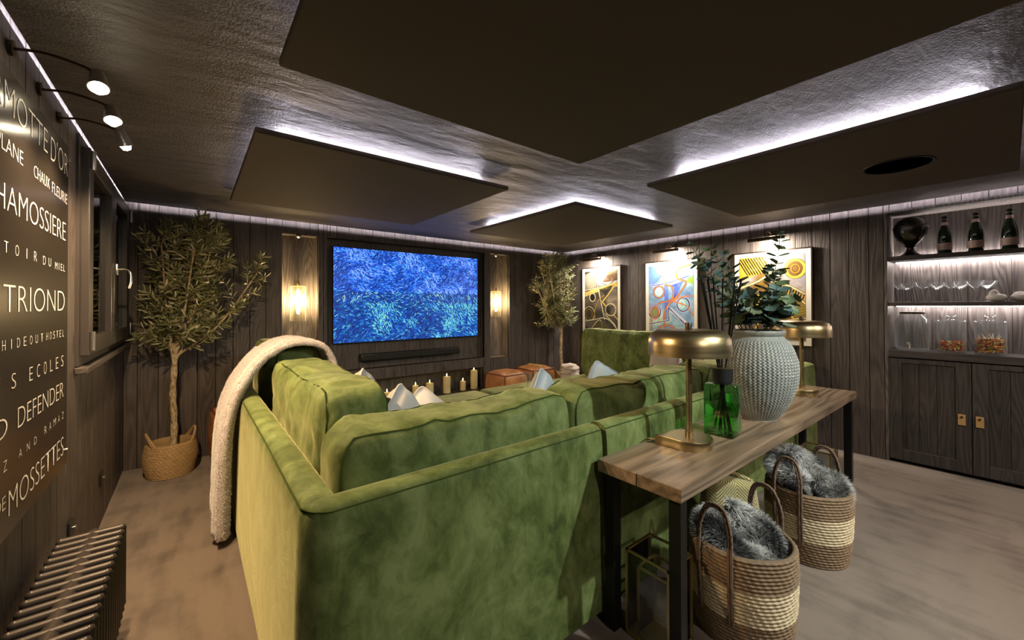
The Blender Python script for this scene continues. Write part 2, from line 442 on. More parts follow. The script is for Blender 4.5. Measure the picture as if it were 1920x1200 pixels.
# front-seam at the mitre of the corner frame
def seat(name, a, b, r=.05): return MB().box(a, b, r, 4).build(name, M['velvet'], sofa, True, 60)
seat('left_seat_base', (.36, 1.33, .06), (1.42, 4.1, .26), .02); seat('right_seat_base', (3.72, 1.33, .06), (4.745, 4.0, .26), .02)
seat('rear_seat_base', (1.44, 1.33, .06), (3.70, 2.3, .26), .02)
for n_, a, b in (('seat_cushion', (.37, 1.34, .262), (1.42, 2.7, .45)), ('seat_cushion', (.37, 2.72, .262), (1.42, 4.08, .45)),
               ('seat_cushion', (1.44, 1.34, .262), (2.56, 2.3, .45)), ('seat_cushion', (2.58, 1.34, .262), (3.70, 2.3, .45)),
               ('seat_cushion', (3.72, 1.34, .262), (4.74, 2.6, .45)), ('seat_cushion', (3.72, 2.62, .262), (4.74, 3.98, .45))): seat(n_, a, b)
for x, y in ((.30, 1.28), (.30, 3.0), (1.45, 1.26), (1.6, 1.26), (4.8, 1.28), (4.8, 3.9), (.3, 4.05)): MB().lathe([(.02, 0), (.028, .06)], 12, (x, y, 0)).build('foot', M['black'], sofa)
for nm, x0, x1, lab in (('ottoman', 1.46, 2.66, 'green velvet ottoman filling the left half of the sofa pit'), ('ottoman', 2.68, 3.68, 'green velvet ottoman filling the right half of the sofa pit, beside the leather poufs')):
    o = thing(nm, lab, 'ottoman', ((x0+x1)/2, 3.17, 0)); h = (x1-x0)/2
    MB().box((-h, -.84, .05), (h, .84, .27), .02, 3).build('base', M['velvet'], o, True, 60)
    MB().box((-h, -.84, .27), (h, .84, .462), .06, 4).build('cushion', M['velvet'], o, True, 60)

def cushion_fn(w_, t_, h_, puff=.25, sag=.03, wr=.008, seed=0, n=7.0):
    def D(x, y, z):
        rr = (abs(x)**n+abs(y)**n*.6+abs(z)**n)**(-1/n) if max(abs(x), abs(y), abs(z)) > 0 else 1
        m_ = max(abs(x), abs(y), abs(z)); rr = min(1.06, rr*m_) if m_ > 0 else 1
        x, y, z = x*rr, y*rr, z*rr
        f = 1-puff*(1-math.sqrt(max(0, (1-min(1, abs(x))**3)*(1-min(1, abs(z))**3))))
        X, Y, Zz = x*w_/2, y*t_/2*f, z*h_/2
        q = Vector((X*2.6+seed*3.1, Y*2.6, Zz*2.6+seed))
        if z > 0: Zz -= sag*(1-x*x)*z*(1+.6*mn.noise((X*3+seed, 0, 0)))
        k = wr*mn.noise((X*16+seed, Y*5, Zz*8))+wr*.9*mn.noise(q*1.7)
        k += .55*wr*mn.noise((X*34+seed+4*Zz, Y*9, Zz*7))*max(0, z+.2); Zz += k*(.4+abs(z)); Y += k*(.5+abs(y)); X += .6*wr*mn.noise((Zz*9, seed, Y*4))
        return Vector((X, Y, Zz))
    return D
def add_cushion(name, label, cat, w_, t_, h_, loc, rz=0, ry=0, rx=0, mat='velvet', group=None, puff=.25, sag=.03, wr=.008, seed=0, pipe=True, cuts=38, body='cover', face=.92):
    e = thing(name, label, cat, loc, rz, group); e.rotation_euler = (rx, ry, rz)
    D = cushion_fn(w_, t_, h_, puff, sag, wr, seed)
    b = bmesh.new(); bmesh.ops.create_cube(b, size=2)
    bmesh.ops.subdivide_edges(b, edges=list(b.edges), cuts=cuts, use_grid_fill=True)
    for v in b.verts: v.co = D(*v.co)
    q = MB(); q.b.free(); q.b = b; q.build(body, M[mat], e, True, 180)
    if pipe:
        for s in (-1, 1):
            pts = []
            for k in range(72):
                a = 2*PI*k/72; c, s_ = math.cos(a), math.sin(a); mm = max(abs(c), abs(s_))
                p = D(c/mm*1.0, s*face, s_/mm*1.0); pts.append(p*1.002)
            MB().tube(pts, .004, 6, closed=True).build('piping', M['piping'] if mat == 'velvet' else M[mat], e, True)
    return e
G = 'green back cushions along the sofa'
add_cushion('back_cushion', 'wrinkled green velvet back cushion on the left leg of the sofa, between throw and corner', 'cushion', 1.38, .34, .655, (.575, 2.455, .785), PI/2, group=G, seed=1, wr=.012, sag=.02, rx=0)
add_cushion('back_cushion', 'green velvet back cushion under the blush fleece throw', 'cushion', 1.0, .34, .73, (.59, 3.68, .825), PI/2, group=G, seed=2, wr=.01)
add_cushion('back_cushion', 'long green velvet back cushion at the near corner of the sofa, closest to the viewer', 'cushion', 1.12, .33, .585, (.925, 1.495, .752), 0, group=G, seed=3, sag=.03, wr=.006)
add_cushion('back_cushion', 'green velvet back cushion behind the brass lamp nearest the viewer', 'cushion', 1.36, .33, .585, (2.175, 1.50, .752), 0, group=G, seed=4, sag=.03, wr=.0055)
add_cushion('back_cushion', 'green velvet back cushion behind the grey stoneware vase', 'cushion', 1.55, .33, .57, (3.66, 1.50, .745), 0, group=G, seed=5, wr=.006)
add_cushion('back_cushion', 'big upright green velvet cushion on the far right leg, facing left below the pictures', 'cushion', 1.5, .27, .72, (4.45, 3.13, .80), PI/2, ry=0, rx=0, group=G, seed=6, sag=.03, wr=.006, puff=.4)
add_cushion('back_cushion', 'green velvet back cushion in the right corner of the sofa, half hidden behind pillows', 'cushion', .8, .30, .52, (4.55, 2.08, .72), PI/2, group=G, seed=7)
def add_pillow(label, s, t_, loc, rot, mat, seed=0, slit=False, group='scatter pillows on the sofa'):
    e = thing('scatter_pillow', label, 'pillow', loc, 0, group); e.rotation_euler = rot
    N = 22; V, F = [], []
    for sd in (1, -1):
        for i in range(N+1):
            for j in range(N+1):
                x, z = 2*i/N-1, 2*j/N-1
                th = ((1-abs(x)**4)*(1-abs(z)**4))**.5
                mm = max(abs(x), abs(z)); rr_ = (abs(x)**9+abs(z)**9)**(-1/9)*mm if mm > 0 else 1; x, z = x*rr_, z*rr_
                pin = 1-.09*(1-x*x)*(abs(z)**2)-.0
                pin2 = 1-.09*(1-z*z)*(abs(x)**2)
                X, Zz = x*s/2*pin2, z*s/2*pin
                y = sd*(t_*.62*th+.004)*(1+.25*mn.noise((X*7+seed, sd, Zz*7)))
                V.append((X, y, Zz))
    o = (N+1)**2
    for i in range(N):
        for j in range(N):
            a = i*(N+1)+j
            F.append((a, a+N+1, a+N+2, a+1)); F.append((o+a, o+a+1, o+a+N+2, o+a+N+1))
    rim = [i*(N+1) for i in range(N+1)]+[N*(N+1)+j for j in range(1, N+1)]+[i*(N+1)+N for i in range(N-1, -1, -1)]+[j for j in range(N-1, 0, -1)]
    for k in range(len(rim)):
        a, b = rim[k], rim[(k+1) % len(rim)]; F.append((a, b, o+b, o+a))
    npmesh('cover', V, F, M[mat], e)
    MB().tube([Vector(V[k])-Vector((0, .004, 0)) for k in rim], .005, 6, closed=True).build('piping', M[mat], e, True)
    if slit: MB().box((.02, t_*.5-.004, -.09), (.026, t_*.5+.012, .07)).build('zip_slit', M['black'], e)
    return e
R = math.radians
add_pillow('white pillow with a dark slit leaning on the left green cushion', .47, .15, (.80, 2.50, .775), (R(8), R(38), R(62)), 'white_pillow', 1, True)
add_pillow('white pillow standing on one corner, middle of the three by the candles', .44, .14, (.86, 2.02, .755), (0, R(45), R(28)), 'white_pillow', 2)
add_pillow('white pillow standing on one corner, furthest right of the three by the candles', .42, .14, (1.06, 2.10, .72), (0, R(38), R(-20)), 'white_pillow', 3)
add_pillow('pale blue pillow whose tip shows beside the wine glasses', .43, .13, (1.89, 2.02, .745), (0, R(42), R(18)), 'blue_pillow', 4)
add_pillow('pale blue pillow with a rounded tip in front of the big upright cushion', .46, .13, (2.58, 2.02, .735), (0, R(26), R(-15)), 'blue_pillow', 5)
add_pillow('mauve pillow leaning upright behind the shade of the nearer brass lamp', .5, .15, (4.12, 2.42, .735), (R(0), R(-8), R(64)), 'mauve_pillow', 6)
add_pillow('white pillow peeping out just right of the mauve pillow', .46, .14, (4.12, 2.0, .74), (0, R(30), R(60)), 'white_pillow', 7)
add_pillow('white pillow tip showing right of the nearer brass lamp stem', .42, .14, (3.86, 1.86, .735), (0, R(43), R(30)), 'white_pillow', 8)

# fleece throw over the sofa side
def strands(V, N_, length, thick, lean, c0, c1, jit=.5, skip=0):
    """one tapered bent blade per base point"""
    SV, SF, SCx = [], [], []
    for p, n in zip(V, N_):
        n = (Vector(n)+Vector((random.gauss(0, jit), random.gauss(0, jit), random.gauss(0, jit)))).normalized()
        d = (n+lean).normalized() if lean else n
        L = length*random.uniform(.6, 1.25)
        s = n.cross(Vector((random.random()-.5, random.random()-.5, random.random()-.5))).normalized()*thick
        p = Vector(p); a = len(SV); mid = p+n*L*.5; tip = mid+d*L*.6
        k = random.random(); u = c0*(1-k)+c1*k
        SV += [p-s, p+s, mid+s*.7, mid-s*.7, tip]; SF += [(a, a+1, a+2, a+3), (a+3, a+2, a+4)]
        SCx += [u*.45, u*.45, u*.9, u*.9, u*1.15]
    return SV, SF, SCx
t = thing('fleece_throw', 'fluffy blush fleece throw hanging over the left side of the green sofa', 'throw', (0, 0, 0))
path = catmull([(.825, .93), (.80, 1.06), (.73, 1.16), (.61, 1.195), (.49, 1.18), (.40, 1.12), (.31, 1.01), (.245, .88), (.205, .70), (.190, .4), (.185, .05)], 7)
rows = []
for i, (px, pz, *_r) in enumerate([(p.x, p.y) if hasattr(p, 'x') else p for p in [Vector((a.x, a.y)) for a in [Vector((q[0], q[1], 0)) for q in path]]]):
    pass
PP = [Vector((q[0], 0, q[1])) for q in path]
for i, p in enumerate(PP):
    tg = (PP[min(i+1, len(PP)-1)]-PP[max(i-1, 0)]).normalized(); nrm = Vector((-tg.z, 0, tg.x))
    if nrm.z < 0 and i < len(PP)*.6: nrm = -nrm
    if i >= len(PP)*.6 and nrm.x > 0: nrm = -nrm
    f_ = i/(len(PP)-1); th = .028+.052*f_; y0 = 3.04-.10*f_+.02*math.sin(f_*7); y1 = 3.48+.05*f_
    if f_ < .06: th *= .5
    row = []
    for k in range(36):
        a = 2*PI*k/36; cy, cn = math.cos(a), math.sin(a)
        ey = math.copysign(abs(cy)**.45, cy); en = math.copysign(abs(cn)**.6, cn)
        y = (y0+y1)/2+ey*(y1-y0)/2; fold = .010*math.sin(y*55+f_*3)*f_
        q = p+nrm*(th*(en*.5+.5)+fold-(.01 if f_ < .5 else 0)); q.y = y
        q += Vector((1, 1, 1))*.005*mn.noise((q.x*25, q.y*25, q.z*25)); row.append(q)
    rows.append(row)
th_ = MB().ring(rows, cap0=True, cap1=True).build('blanket', M['throw'], t, True, 180)
me = th_.data; pts, nrs = [], []
for pl in me.polygons:
    for _ in range(14):
        vv = [me.vertices[i].co for i in pl.vertices[:4]]
        if len(vv) < 4: continue
        a, b = random.random(), random.random(); pts.append(vv[0].lerp(vv[1], a).lerp(vv[3].lerp(vv[2], a), b)); nrs.append(pl.normal)
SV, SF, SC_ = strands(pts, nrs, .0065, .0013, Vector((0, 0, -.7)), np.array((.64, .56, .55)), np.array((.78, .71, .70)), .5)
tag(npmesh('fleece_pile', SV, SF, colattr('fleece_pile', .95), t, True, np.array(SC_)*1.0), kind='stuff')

# ------------------------------------------------------------------ console table
tb = thing('console_table', 'long wooden console table with black steel legs behind the green sofa', 'table', (1.44, .78, 0))
TL, TD, TT = 2.75, .40, .757
e = .0012
for k, (a, b) in enumerate(((0, .195), (.195, .40))):
    MB().box((0, a+e, TT-.055), (TL, b-e, TT), .004, 2).build('plank', M['tablewood'], tb)
for x in (.03, TL-.08):
    for y in (.02, TD-.07):
        MB().box((x, y, 0), (x+.05, y+.05, TT-.056), .002).build('leg', M['blackmetal'], tb)
for x in (.03, TL-.08): MB().box((x, .07, TT-.062), (x+.05, TD-.07, TT-.0555)).build('cross_bar', M['blackmetal'], tb)
for y in (.02, TD-.07): MB().box((.08, y+.005, TT-.062), (TL-.08, y+.045, TT-.0555)).build('rail', M['blackmetal'], tb)

def brass_lamp(name, label, loc, rz):
    t = thing(name, label, 'lamp', loc, rz, 'brass mushroom lamps on the console table')
    out = []
    be = math.acos(.108/.165)
    for k in range(45):
        a = -PI+be+(2*PI-2*be)*k/44; out.append((.108*math.cos(a), .108*math.sin(a)))
    tx = .108*math.cos(PI-be); ty = .108*math.sin(PI-be)
    for f_ in (.3, .6, .85): out.append((tx+(-.16-tx)*f_, ty*(1-f_)-.006*math.sin(PI*f_)))
    out.append((-.163, .004)); out.append((-.163, -.004))
    for f_ in (.85, .6, .3): out.append((tx+(-.16-tx)*f_, -ty*(1-f_)+.006*math.sin(PI*f_)))
    rows = [[(x*s, y*s, z) for x, y in out] for s, z in ((.985, 0), (1, .003), (1, .042), (.985, .046))]
    MB().ring(rows, cap0=True, cap1=True).build('base', M['brass'], t, True, 30)
    MB().lathe([(.018, .046), (.018, .072), (.0145, .074), (.0145, .5)], 20).build('stem', M['brass'], t, True)
    sh = [(.014, .575), (.10, .575), (.145, .573), (.172, .560), (.188, .535), (.192, .505), (.193, .452), (.190, .452), (.188, .505), (.182, .533), (.166, .556), (.14, .568), (.014, .570)]
    MB().lathe(sh, 56).build('shade', M['brass'], t, True)
    MB().lathe([(.004, .575), (.0165, .577), (.0165, .604), (.014, .61), (.003, .61)], 20).build('finial', M['bronze'], t, True)
    MB().lathe([(.012, .5), (.02, .505), (.02, .54), (.012, .545)], 16).build('bulb_holder', M['bronze'], t, True)
    MB().tube(catmull([(-.145, 0, .018), (-.175, .01, .022), (-.20, .03, .012), (-.215, .06, -.02), (-.22, .075, -.09)], 5), .0035, 8).build('cable', simple('lamp_cable', (.45, .36, .12), .5), t, True)
    return t
lamp = brass_lamp('table_lamp', 'brushed brass mushroom lamp at the near end of the console table', (1.935, 1.005, TT), R(-48)+PI)
lamp.rotation_euler.z = R(-47)
lamp2 = dup(lamp, (3.75, 1.03, TT), R(-60), 'brushed brass mushroom lamp at the far end of the console table')

# vase with chevron relief
t = thing('stoneware_vase', 'big round grey stoneware vase with zigzag relief on the console table', 'vase', (2.755, .985, TT))
prof = [(.0, .0), (.092, 0), (.098, .004), (.125, .045), (.158, .10), (.186, .17), (.203, .25), (.206, .32), (.196, .38), (.176, .44), (.150, .485), (.139, .50), (.134, .508), (.142, .52), (.146, .535), (.140, .543), (.128, .54), (.124, .52), (.12, .50)]
PR = catmull([(a, b, 0) for a, b in prof], 22)
arc = [0]
for p, q in zip(PR[:-1], PR[1:]): arc.append(arc[-1]+(q-p).length)
nseg = 340; V, F, C = [], [], []
for i, p in enumerate(PR):
    outer = i < 13*22
    band = (max(0, min(1, (p.y-.012)/.02))*max(0, min(1, (.489-p.y)/.01))) if outer and p.x > .09 else 0
    for j in range(nseg):
        a = 2*PI*j/nseg
        ph = (a*54/(2*PI)+.55*abs(((arc[i]*56) % 1)-.5)*2) % 1
        rdg = .5-.5*math.cos(2*PI*ph); wv = mn.noise((a*7, p.y*26, 0)); d = .0062*band*rdg**.8*(1+.4*wv)
        r = max(0, p.x)+d*(p.x/.2)
        V.append((r*math.cos(a), r*math.sin(a), p.y))
        k = (rdg*band+(1-band)*.55)*(1+.35*wv)+.12*mn.noise((a*25, p.y*90, 5)); k = max(0, min(1, k)); C.append([.055+.29*k, .062+.29*k, .062+.265*k])
for i in range(len(PR)-1):
    for j in range(nseg):
        k = (j+1) % nseg; F.append((i*nseg+j, i*nseg+k, (i+1)*nseg+k, (i+1)*nseg+j))
npmesh('body', V, F, colattr('glazed_stoneware', .45), t, True, np.array(C))

# eucalyptus stems: each stem a thing, its leaves parts
leafmesh = []
for q in range(4):
    V, F = [], []; rng_ = random.Random(q)
    for i in range(5):
        for j in range(7):
            u = i/4; v = (j-3)/3
            wd = .5*math.sin(PI*(u*.93+.05))**.7*(1 if q % 2 else .86)
            V.append((u, v*wd, .10*(v*v)+.12*u*u*(q-1.5)*.5))
    for i in range(4):
        for j in range(6): a = i*7+j; F.append((a, a+1, a+8, a+7))
    me = bpy.data.meshes.new('eucalyptus_leaf'); me.from_pydata(V, [], F)
    ca = me.color_attributes.new('Col', 'FLOAT_COLOR', 'POINT')
    cc = [(.075, .13, .11), (.10, .145, .065), (.07, .125, .125), (.14, .165, .10)][q]
    ca.data.foreach_set('color', np.tile(np.array((*cc, 1), np.float32), len(V)))
    me.polygons.foreach_set('use_smooth', [True]*len(F)); me.materials.append(M['euc']); leafmesh.append(me)
base = Vector((2.755, .985, TT+.30)); rv = Vector((r2.x, r2.y, 0)).normalized()
tips = [(-.36, .92, .05), (-.30, .88, -.1), (-.27, .80, .1), (-.18, .84, -.05), (-.04, .74, .12), (.10, .76, -.12), (.17, .80, .05), (.20, .95, 0), (.26, .74, .1), (-.10, .62, -.16), (.04, .66, -.2), (.14, .58, -.16), (-.22, .64, -.12), (.24, .62, -.06)]
elab = ['eucalyptus stem at the left edge of the bunch, reaching over the blue picture', 'tall thin eucalyptus stem just inside the left edge of the bunch', 'eucalyptus stem with dark leaves, third from the left of the bunch',
        'eucalyptus stem with big dark leaves left of the gold picture', 'eucalyptus stem in the middle of the bunch over the gold picture', 'eucalyptus stem right of middle in front of the gold picture',
        'leafy eucalyptus stem beside the tallest stem', 'tallest eucalyptus stem on the right, reaching the picture lamp', 'eucalyptus stem leaning to the right edge of the bunch',
        'short eucalyptus stem low at the front left of the bunch', 'short eucalyptus stem low at the front middle of the bunch', 'short eucalyptus stem low at the front right of the bunch',
        'short eucalyptus stem behind the diffuser reeds', 'short eucalyptus stem drooping over the right rim of the vase']
fwd = Vector((fw.x, fw.y, 0)).normalized()
for si, (sx, sz, sd) in enumerate(tips):
    t = thing('eucalyptus_stem', elab[si], 'plant', base, 0, 'eucalyptus stems in the stoneware vase')
    top = rv*(sx-.05)+fwd*sd+Vector((0, 0, sz*1.16-.265))
    rim = (rv*sx*.28+fwd*sd*.28)+Vector((0, 0, .24))
    pts = catmull([(0, 0, -.1), rim*.6, rim, rim.lerp(top, .5)+Vector((0, 0, .03)), top], 6)
    MB().tube(pts, [.0042*(1-.6*i/len(pts)) for i in range(len(pts))], 6).build('stem', simple('eucalyptus_stem_bark', (.16, .15, .06), .7) if si == 0 else bpy.data.materials['eucalyptus_stem_bark'], t, True)
    st = [p for p in pts if p.z > .27]; acc = 0; prev = st[0]; side = random.random()*PI; big = .115 if si > 8 else .095
    L = sum((b-a).length for a, b in zip(st[:-1], st[1:])); d = 0; nxt = .0
    for a, b in zip(st[:-1], st[1:]):
        seg = (b-a).length
        while nxt <= d+seg:
            p = a.lerp(b, (nxt-d)/seg); f_ = nxt/L
            sz_ = (big*(1-.45*f_))*random.uniform(.8, 1.15); tg = (b-a).normalized(); side += PI/2+random.uniform(-.3, .3)
            for s in (0, PI):
                a1 = tg.orthogonal().normalized(); a2 = tg.cross(a1)
                o_ = (a1*math.cos(side+s)+a2*math.sin(side+s)+tg*random.uniform(.1, .7)).normalized()
                nn = (tg+Vector((random.uniform(-.5, .5), random.uniform(-.5, .5), random.uniform(-.2, .5)))); nn = (nn-o_*nn.dot(o_)).normalized(); yy = nn.cross(o_)
                lf = bpy.data.objects.new('leaf', leafmesh[random.randrange(4)]); link(lf, t)
                mt = Matrix((o_*sz_, yy*sz_*.95, nn*sz_)).transposed().to_4x4(); mt.translation = p+o_*.008; lf.matrix_local = mt
            nxt += .05*(1-.25*f_)*(1.15 if si < 9 else .8)
        d += seg

# reed diffuser
t = thing('diffuser_bottle', 'square green glass diffuser bottle with black collar on the console table', 'bottle', (2.245, .978, TT), R(2))
hx, hy, hz = .062, .076, .272
b = MB(); b.box((-hx, -hy, 0), (hx, hy, hz), .006, 2); b.build('glass_body', M['green_glass'], t, True, 30)
MB().box((-hx+.0065, -hy+.0065, .0125), (hx-.0065, hy-.0065, .165), .004, 1).build('liquid', thinglass('green_liquid', (.55, .92, .5), .8), t, True, 30)
MB().lathe([(.02, hz), (.04, hz), (.044, hz+.004), (.044, hz+.012), (.052, hz+.013), (.052, hz+.083), (.048, hz+.087), (.03, hz+.087), (.03, hz+.08), (.0, hz+.08)], 36).build('collar', M['black'], t, True, 30)
MB().lathe([(.048, hz+.0855), (.0525, hz+.0855), (.0525, hz+.088), (.048, hz+.088)], 36).build('gold_band', M['gold'], t, True, 30)
MB().box((hx+.0003, -.03, .17-.03), (hx+.0012, .01, .21)).build('paper_label', M['mat'], t)
for k, (ox, oz, od) in enumerate(((-.10, .845, .02), (-.085, .85, -.03), (-.06, .84, .03), (-.05, .848, -.01), (-.005, .84, -.02), (.075, .85, .01), (.085, .835, -.03), (-.095, .82, 0))):
    rd = thing('diffuser_reed', 'black reed standing in the green diffuser bottle', 'reed', (2.245, .978, TT), 0, 'black reeds in the green diffuser')
    tp = rv*ox*1.05+fwd*od+Vector((0, 0, oz)); bt = -rv*ox*.35-fwd*od+Vector((0, 0, .02)); bt.x = max(-.045, min(.045, bt.x)); bt.y = max(-.055, min(.055, bt.y))
    MB().tube([bt, tp], .0042, 6).build('reed', M['reed'], rd)

# ------------------------------------------------------------------ woven baskets
def basket_body(t, r0, r1, h, pitch, bands, twist, belly=.0):
    n = 150; nc = int(h/pitch); V, F, C = [], [], []
    rows = [(0.0, .0)]
    for c in range(nc):
        for q in range(5):
            rows.append((c+q/5.0, 1))
    rows.append((nc, 1))
    for zc, f_ in rows:
        z = zc*pitch; u = z/h
        rr = r0+(r1-r0)*u+belly*math.sin(PI*u)
        c = int(zc); ph = zc-c
        for j in range(n):
            a = 2*PI*j/n
            tw = math.sin(a*twist+c*1.9+ph*2.2)
            d = .006*math.sin(PI*ph)**.7+.0016*tw+.002*mn.noise((a*4, c*3.3, 1))
            wob = .006*mn.noise((math.cos(a)*1.5, math.sin(a)*1.5, z*5+r0))
            R_ = (rr+d+wob)*f_
            V.append((R_*math.cos(a), R_*math.sin(a), z))
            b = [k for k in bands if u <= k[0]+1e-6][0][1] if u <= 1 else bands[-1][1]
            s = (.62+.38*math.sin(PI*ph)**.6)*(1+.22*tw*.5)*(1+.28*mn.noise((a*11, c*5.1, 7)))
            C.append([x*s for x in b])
    R = len(rows)
    for i in range(R-1):
        for j in range(n):
            k = (j+1) % n; F.append((i*n+j, i*n+k, (i+1)*n+k, (i+1)*n+j))
    o = len(V)
    for i, (rr, z) in enumerate(((r1-.004, h), (r1-.014, h-.004), (r1-.016, h-.05), ((r0+r1)/2-.012, h*.4), (r0-.02, .012), (0, .012))):
        for j in range(n):
            a = 2*PI*j/n; wob = .006*mn.noise((math.cos(a)*1.5, math.sin(a)*1.5, z*5+r0))
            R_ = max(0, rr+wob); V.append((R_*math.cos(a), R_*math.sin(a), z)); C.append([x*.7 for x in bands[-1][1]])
    for i in range(-1, 5):
        A = (R-1)*n if i < 0 else o+i*n; B = o+(i+1)*n
        for j in range(n):
            k = (j+1) % n; F.append((A+j, A+k, B+k, B+j))
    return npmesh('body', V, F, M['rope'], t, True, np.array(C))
def rope_handle(t, pts, r, mat, n=2):
    P = catmull(pts, 10); b = MB()
    for s in range(n):
        q = []
        for i, p in enumerate(P):
            tg = (P[min(i+1, len(P)-1)]-P[max(i-1, 0)]).normalized(); sd = Vector((p.x, p.y, 0)).normalized() if abs(p.x)+abs(p.y) > .01 else Vector((1, 0, 0))
            w_ = tg.cross(sd).normalized(); q.append(p+w_*(r*1.9*(s-(n-1)/2))+sd*.0015*math.sin(i*1.7+s*PI))
        b.tube(q, [r*(1+.12*math.sin(i*2.1+s)) for i in range(len(q))], 7)
    return b.build('handle', mat, t, True, 60)
M['rope_dark'] = fabric('dark_rope', (.17, .105, .065), .9, 150, .8, .1)
M['rope_tan'] = fabric('tan_rope', (.42, .27, .12), .9, 150, .8, .1)
BR, CRM = (.23, .15, .085), (.60, .48, .31)
def fur_blanket(name, label, loc, swirl, seed, length=.032):
    t = thing(name, label, 'blanket', loc, 0, 'grey faux fur blankets in the striped baskets')
    rg = random.Random(seed); pts, nr, cl = [], [], []
    base = MB()
    for path_, rad in swirl:
        P = catmull(path_, 8); base.tube(P, [rad*(1-.25*abs(2*i/(len(P)-1)-1)**3) for i in range(len(P))], 14)
    o = base.build('fur_base', simple('fur_backing', (.05, .05, .055), .9), t, True, 180)
    me = o.data
    for pl in me.polygons:
        vv = [me.vertices[i].co for i in pl.vertices[:4]]
        if len(vv) < 4 or pl.normal.z < -.45: continue
        ar = pl.area
        for _ in range(max(1, int(ar*62000))):
            a, b = rg.random(), rg.random(); p = vv[0].lerp(vv[1], a).lerp(vv[3].lerp(vv[2], a), b)
            pts.append(p); nr.append((pl.normal+Vector((mn.noise(p*7), mn.noise(p*7+Vector((9, 0, 0))), mn.noise(p*7+Vector((0, 9, 0)))))*1.3))
    V, F, C = [], [], []
    for p, n in zip(pts, nr):
        k = mn.noise(Vector(p)*9+Vector((seed, 0, 0)))
        a_, b_, c_ = strands([p], [n], length, .0012, Vector((0, 0, -.45)), np.array((.078, .075, .074)), np.array((.43, .42, .40)), .2)
        o_ = len(V); V += a_; F += [tuple(i+o_ for i in q) for q in b_]
        s = 1.35+3.6*k
        for i_, c in enumerate(c_): C.append(np.clip(c*s*(1 if i_ < 4 else 1.9)+(.0 if i_ < 4 else .12), .02, .85))
    tag(npmesh('fur_pile', V, F, M['fur'], t, True, np.array(C)), kind='stuff')
    return t
def striped_basket(label, loc, rz, r0, r1, h):
    t = thing('storage_basket', label, 'basket', loc, rz, 'striped woven baskets under the console table')
    basket_body(t, r0, r1, h, .0152, [(.34, BR), (.68, CRM), (1.01, BR)], 46, .012)
    for s in (1, -1):
        ro = r1+.012
        def q(ang, r, z): return (s*r*math.cos(ang), s*r*math.sin(ang), z)
        rope_handle(t, [q(-.33, ro-.012, h*.3), q(-.33, ro, h*.62), q(-.33, ro+.002, h), q(-.31, ro-.004, h+.09), q(-.16, ro-.02, h+.165), q(.16, ro-.02, h+.165), q(.31, ro-.004, h+.09), q(.33, ro+.002, h), q(.33, ro, h*.62), q(.33, ro-.012, h*.3)], .0062, M['rope_dark'])
    return t
b1, b2 = (1.955, .775, 0), (2.86, .765, 0)
striped_basket('striped woven basket nearest the viewer, brown with a cream band, under the table front', b1, R(172), .185, .205, .415)
striped_basket('striped woven basket further along the table, brown with a cream band', b2, R(168), .185, .205, .40)
fur_blanket('fur_blanket', 'grey faux fur blanket swirled in the nearest striped basket', (b1[0], b1[1], .285), [
    ([(-.02, -.13, .05), (-.11, -.06, .07), (-.12, .05, .10), (-.04, .12, .13), (.06, .11, .13)], .062), ([(.02, -.12, .06), (.11, -.07, .09), (.13, .02, .13), (.09, .10, .17)], .055),
    ([(-.04, -.02, .06), (.03, -.05, .09), (.06, .02, .1), (0, .06, .09)], .06), ([(-.09, -.09, .03), (0, -.14, .04), (.09, -.1, .04)], .05)], 3)
fur_blanket('fur_blanket', 'grey faux fur blanket heaped in the further striped basket', (b2[0], b2[1], .30), [
    ([(-.11, -.02, .10), (-.08, .09, .15), (.02, .13, .19), (.11, .08, .18), (.13, -.02, .14)], .068), ([(-.10, -.08, .05), (-.02, -.13, .07), (.08, -.11, .09), (.13, -.03, .1)], .062),
    ([(-.06, -.02, .10), (.02, -.03, .12), (.07, .03, .13)], .068)], 8)
# herringbone throw standing folded between the baskets
t = thing('herringbone_throw', 'folded olive and mustard herringbone throw between the two striped baskets', 'throw', (2.34, .985, 0), R(-30))
rows = []
for i in range(26):
    z = .54*i/25; row = []
    for k in range(40):
        a = 2*PI*k/40; x = .17*math.copysign(abs(math.cos(a))**.5, math.cos(a))*(1-.10*(i/25)**2); y = .062*math.copysign(abs(math.sin(a))**.7, math.sin(a))*(1+.1*math.sin(i*.5))
        zz = z*(1-.16*(x+.17)/.34) if i > 3 else z
        if i == 25: y *= .55; 
        row.append((x, y+.018*mn.noise((x*6, z*5, 2)), zz+.006*mn.noise((x*14, y*9, z))))
    rows.append(row)
MB().ring(rows, cap0=True, cap1=True).build('blanket', M['chevron'], t, True, 180)
MB().tube(catmull([(-.155, -.0, .537), (-.05, .03, .523), (.05, .035, .500), (.14, .0, .462)], 6), .012, 8).build('folded_edge', M['chevron'], t, True)

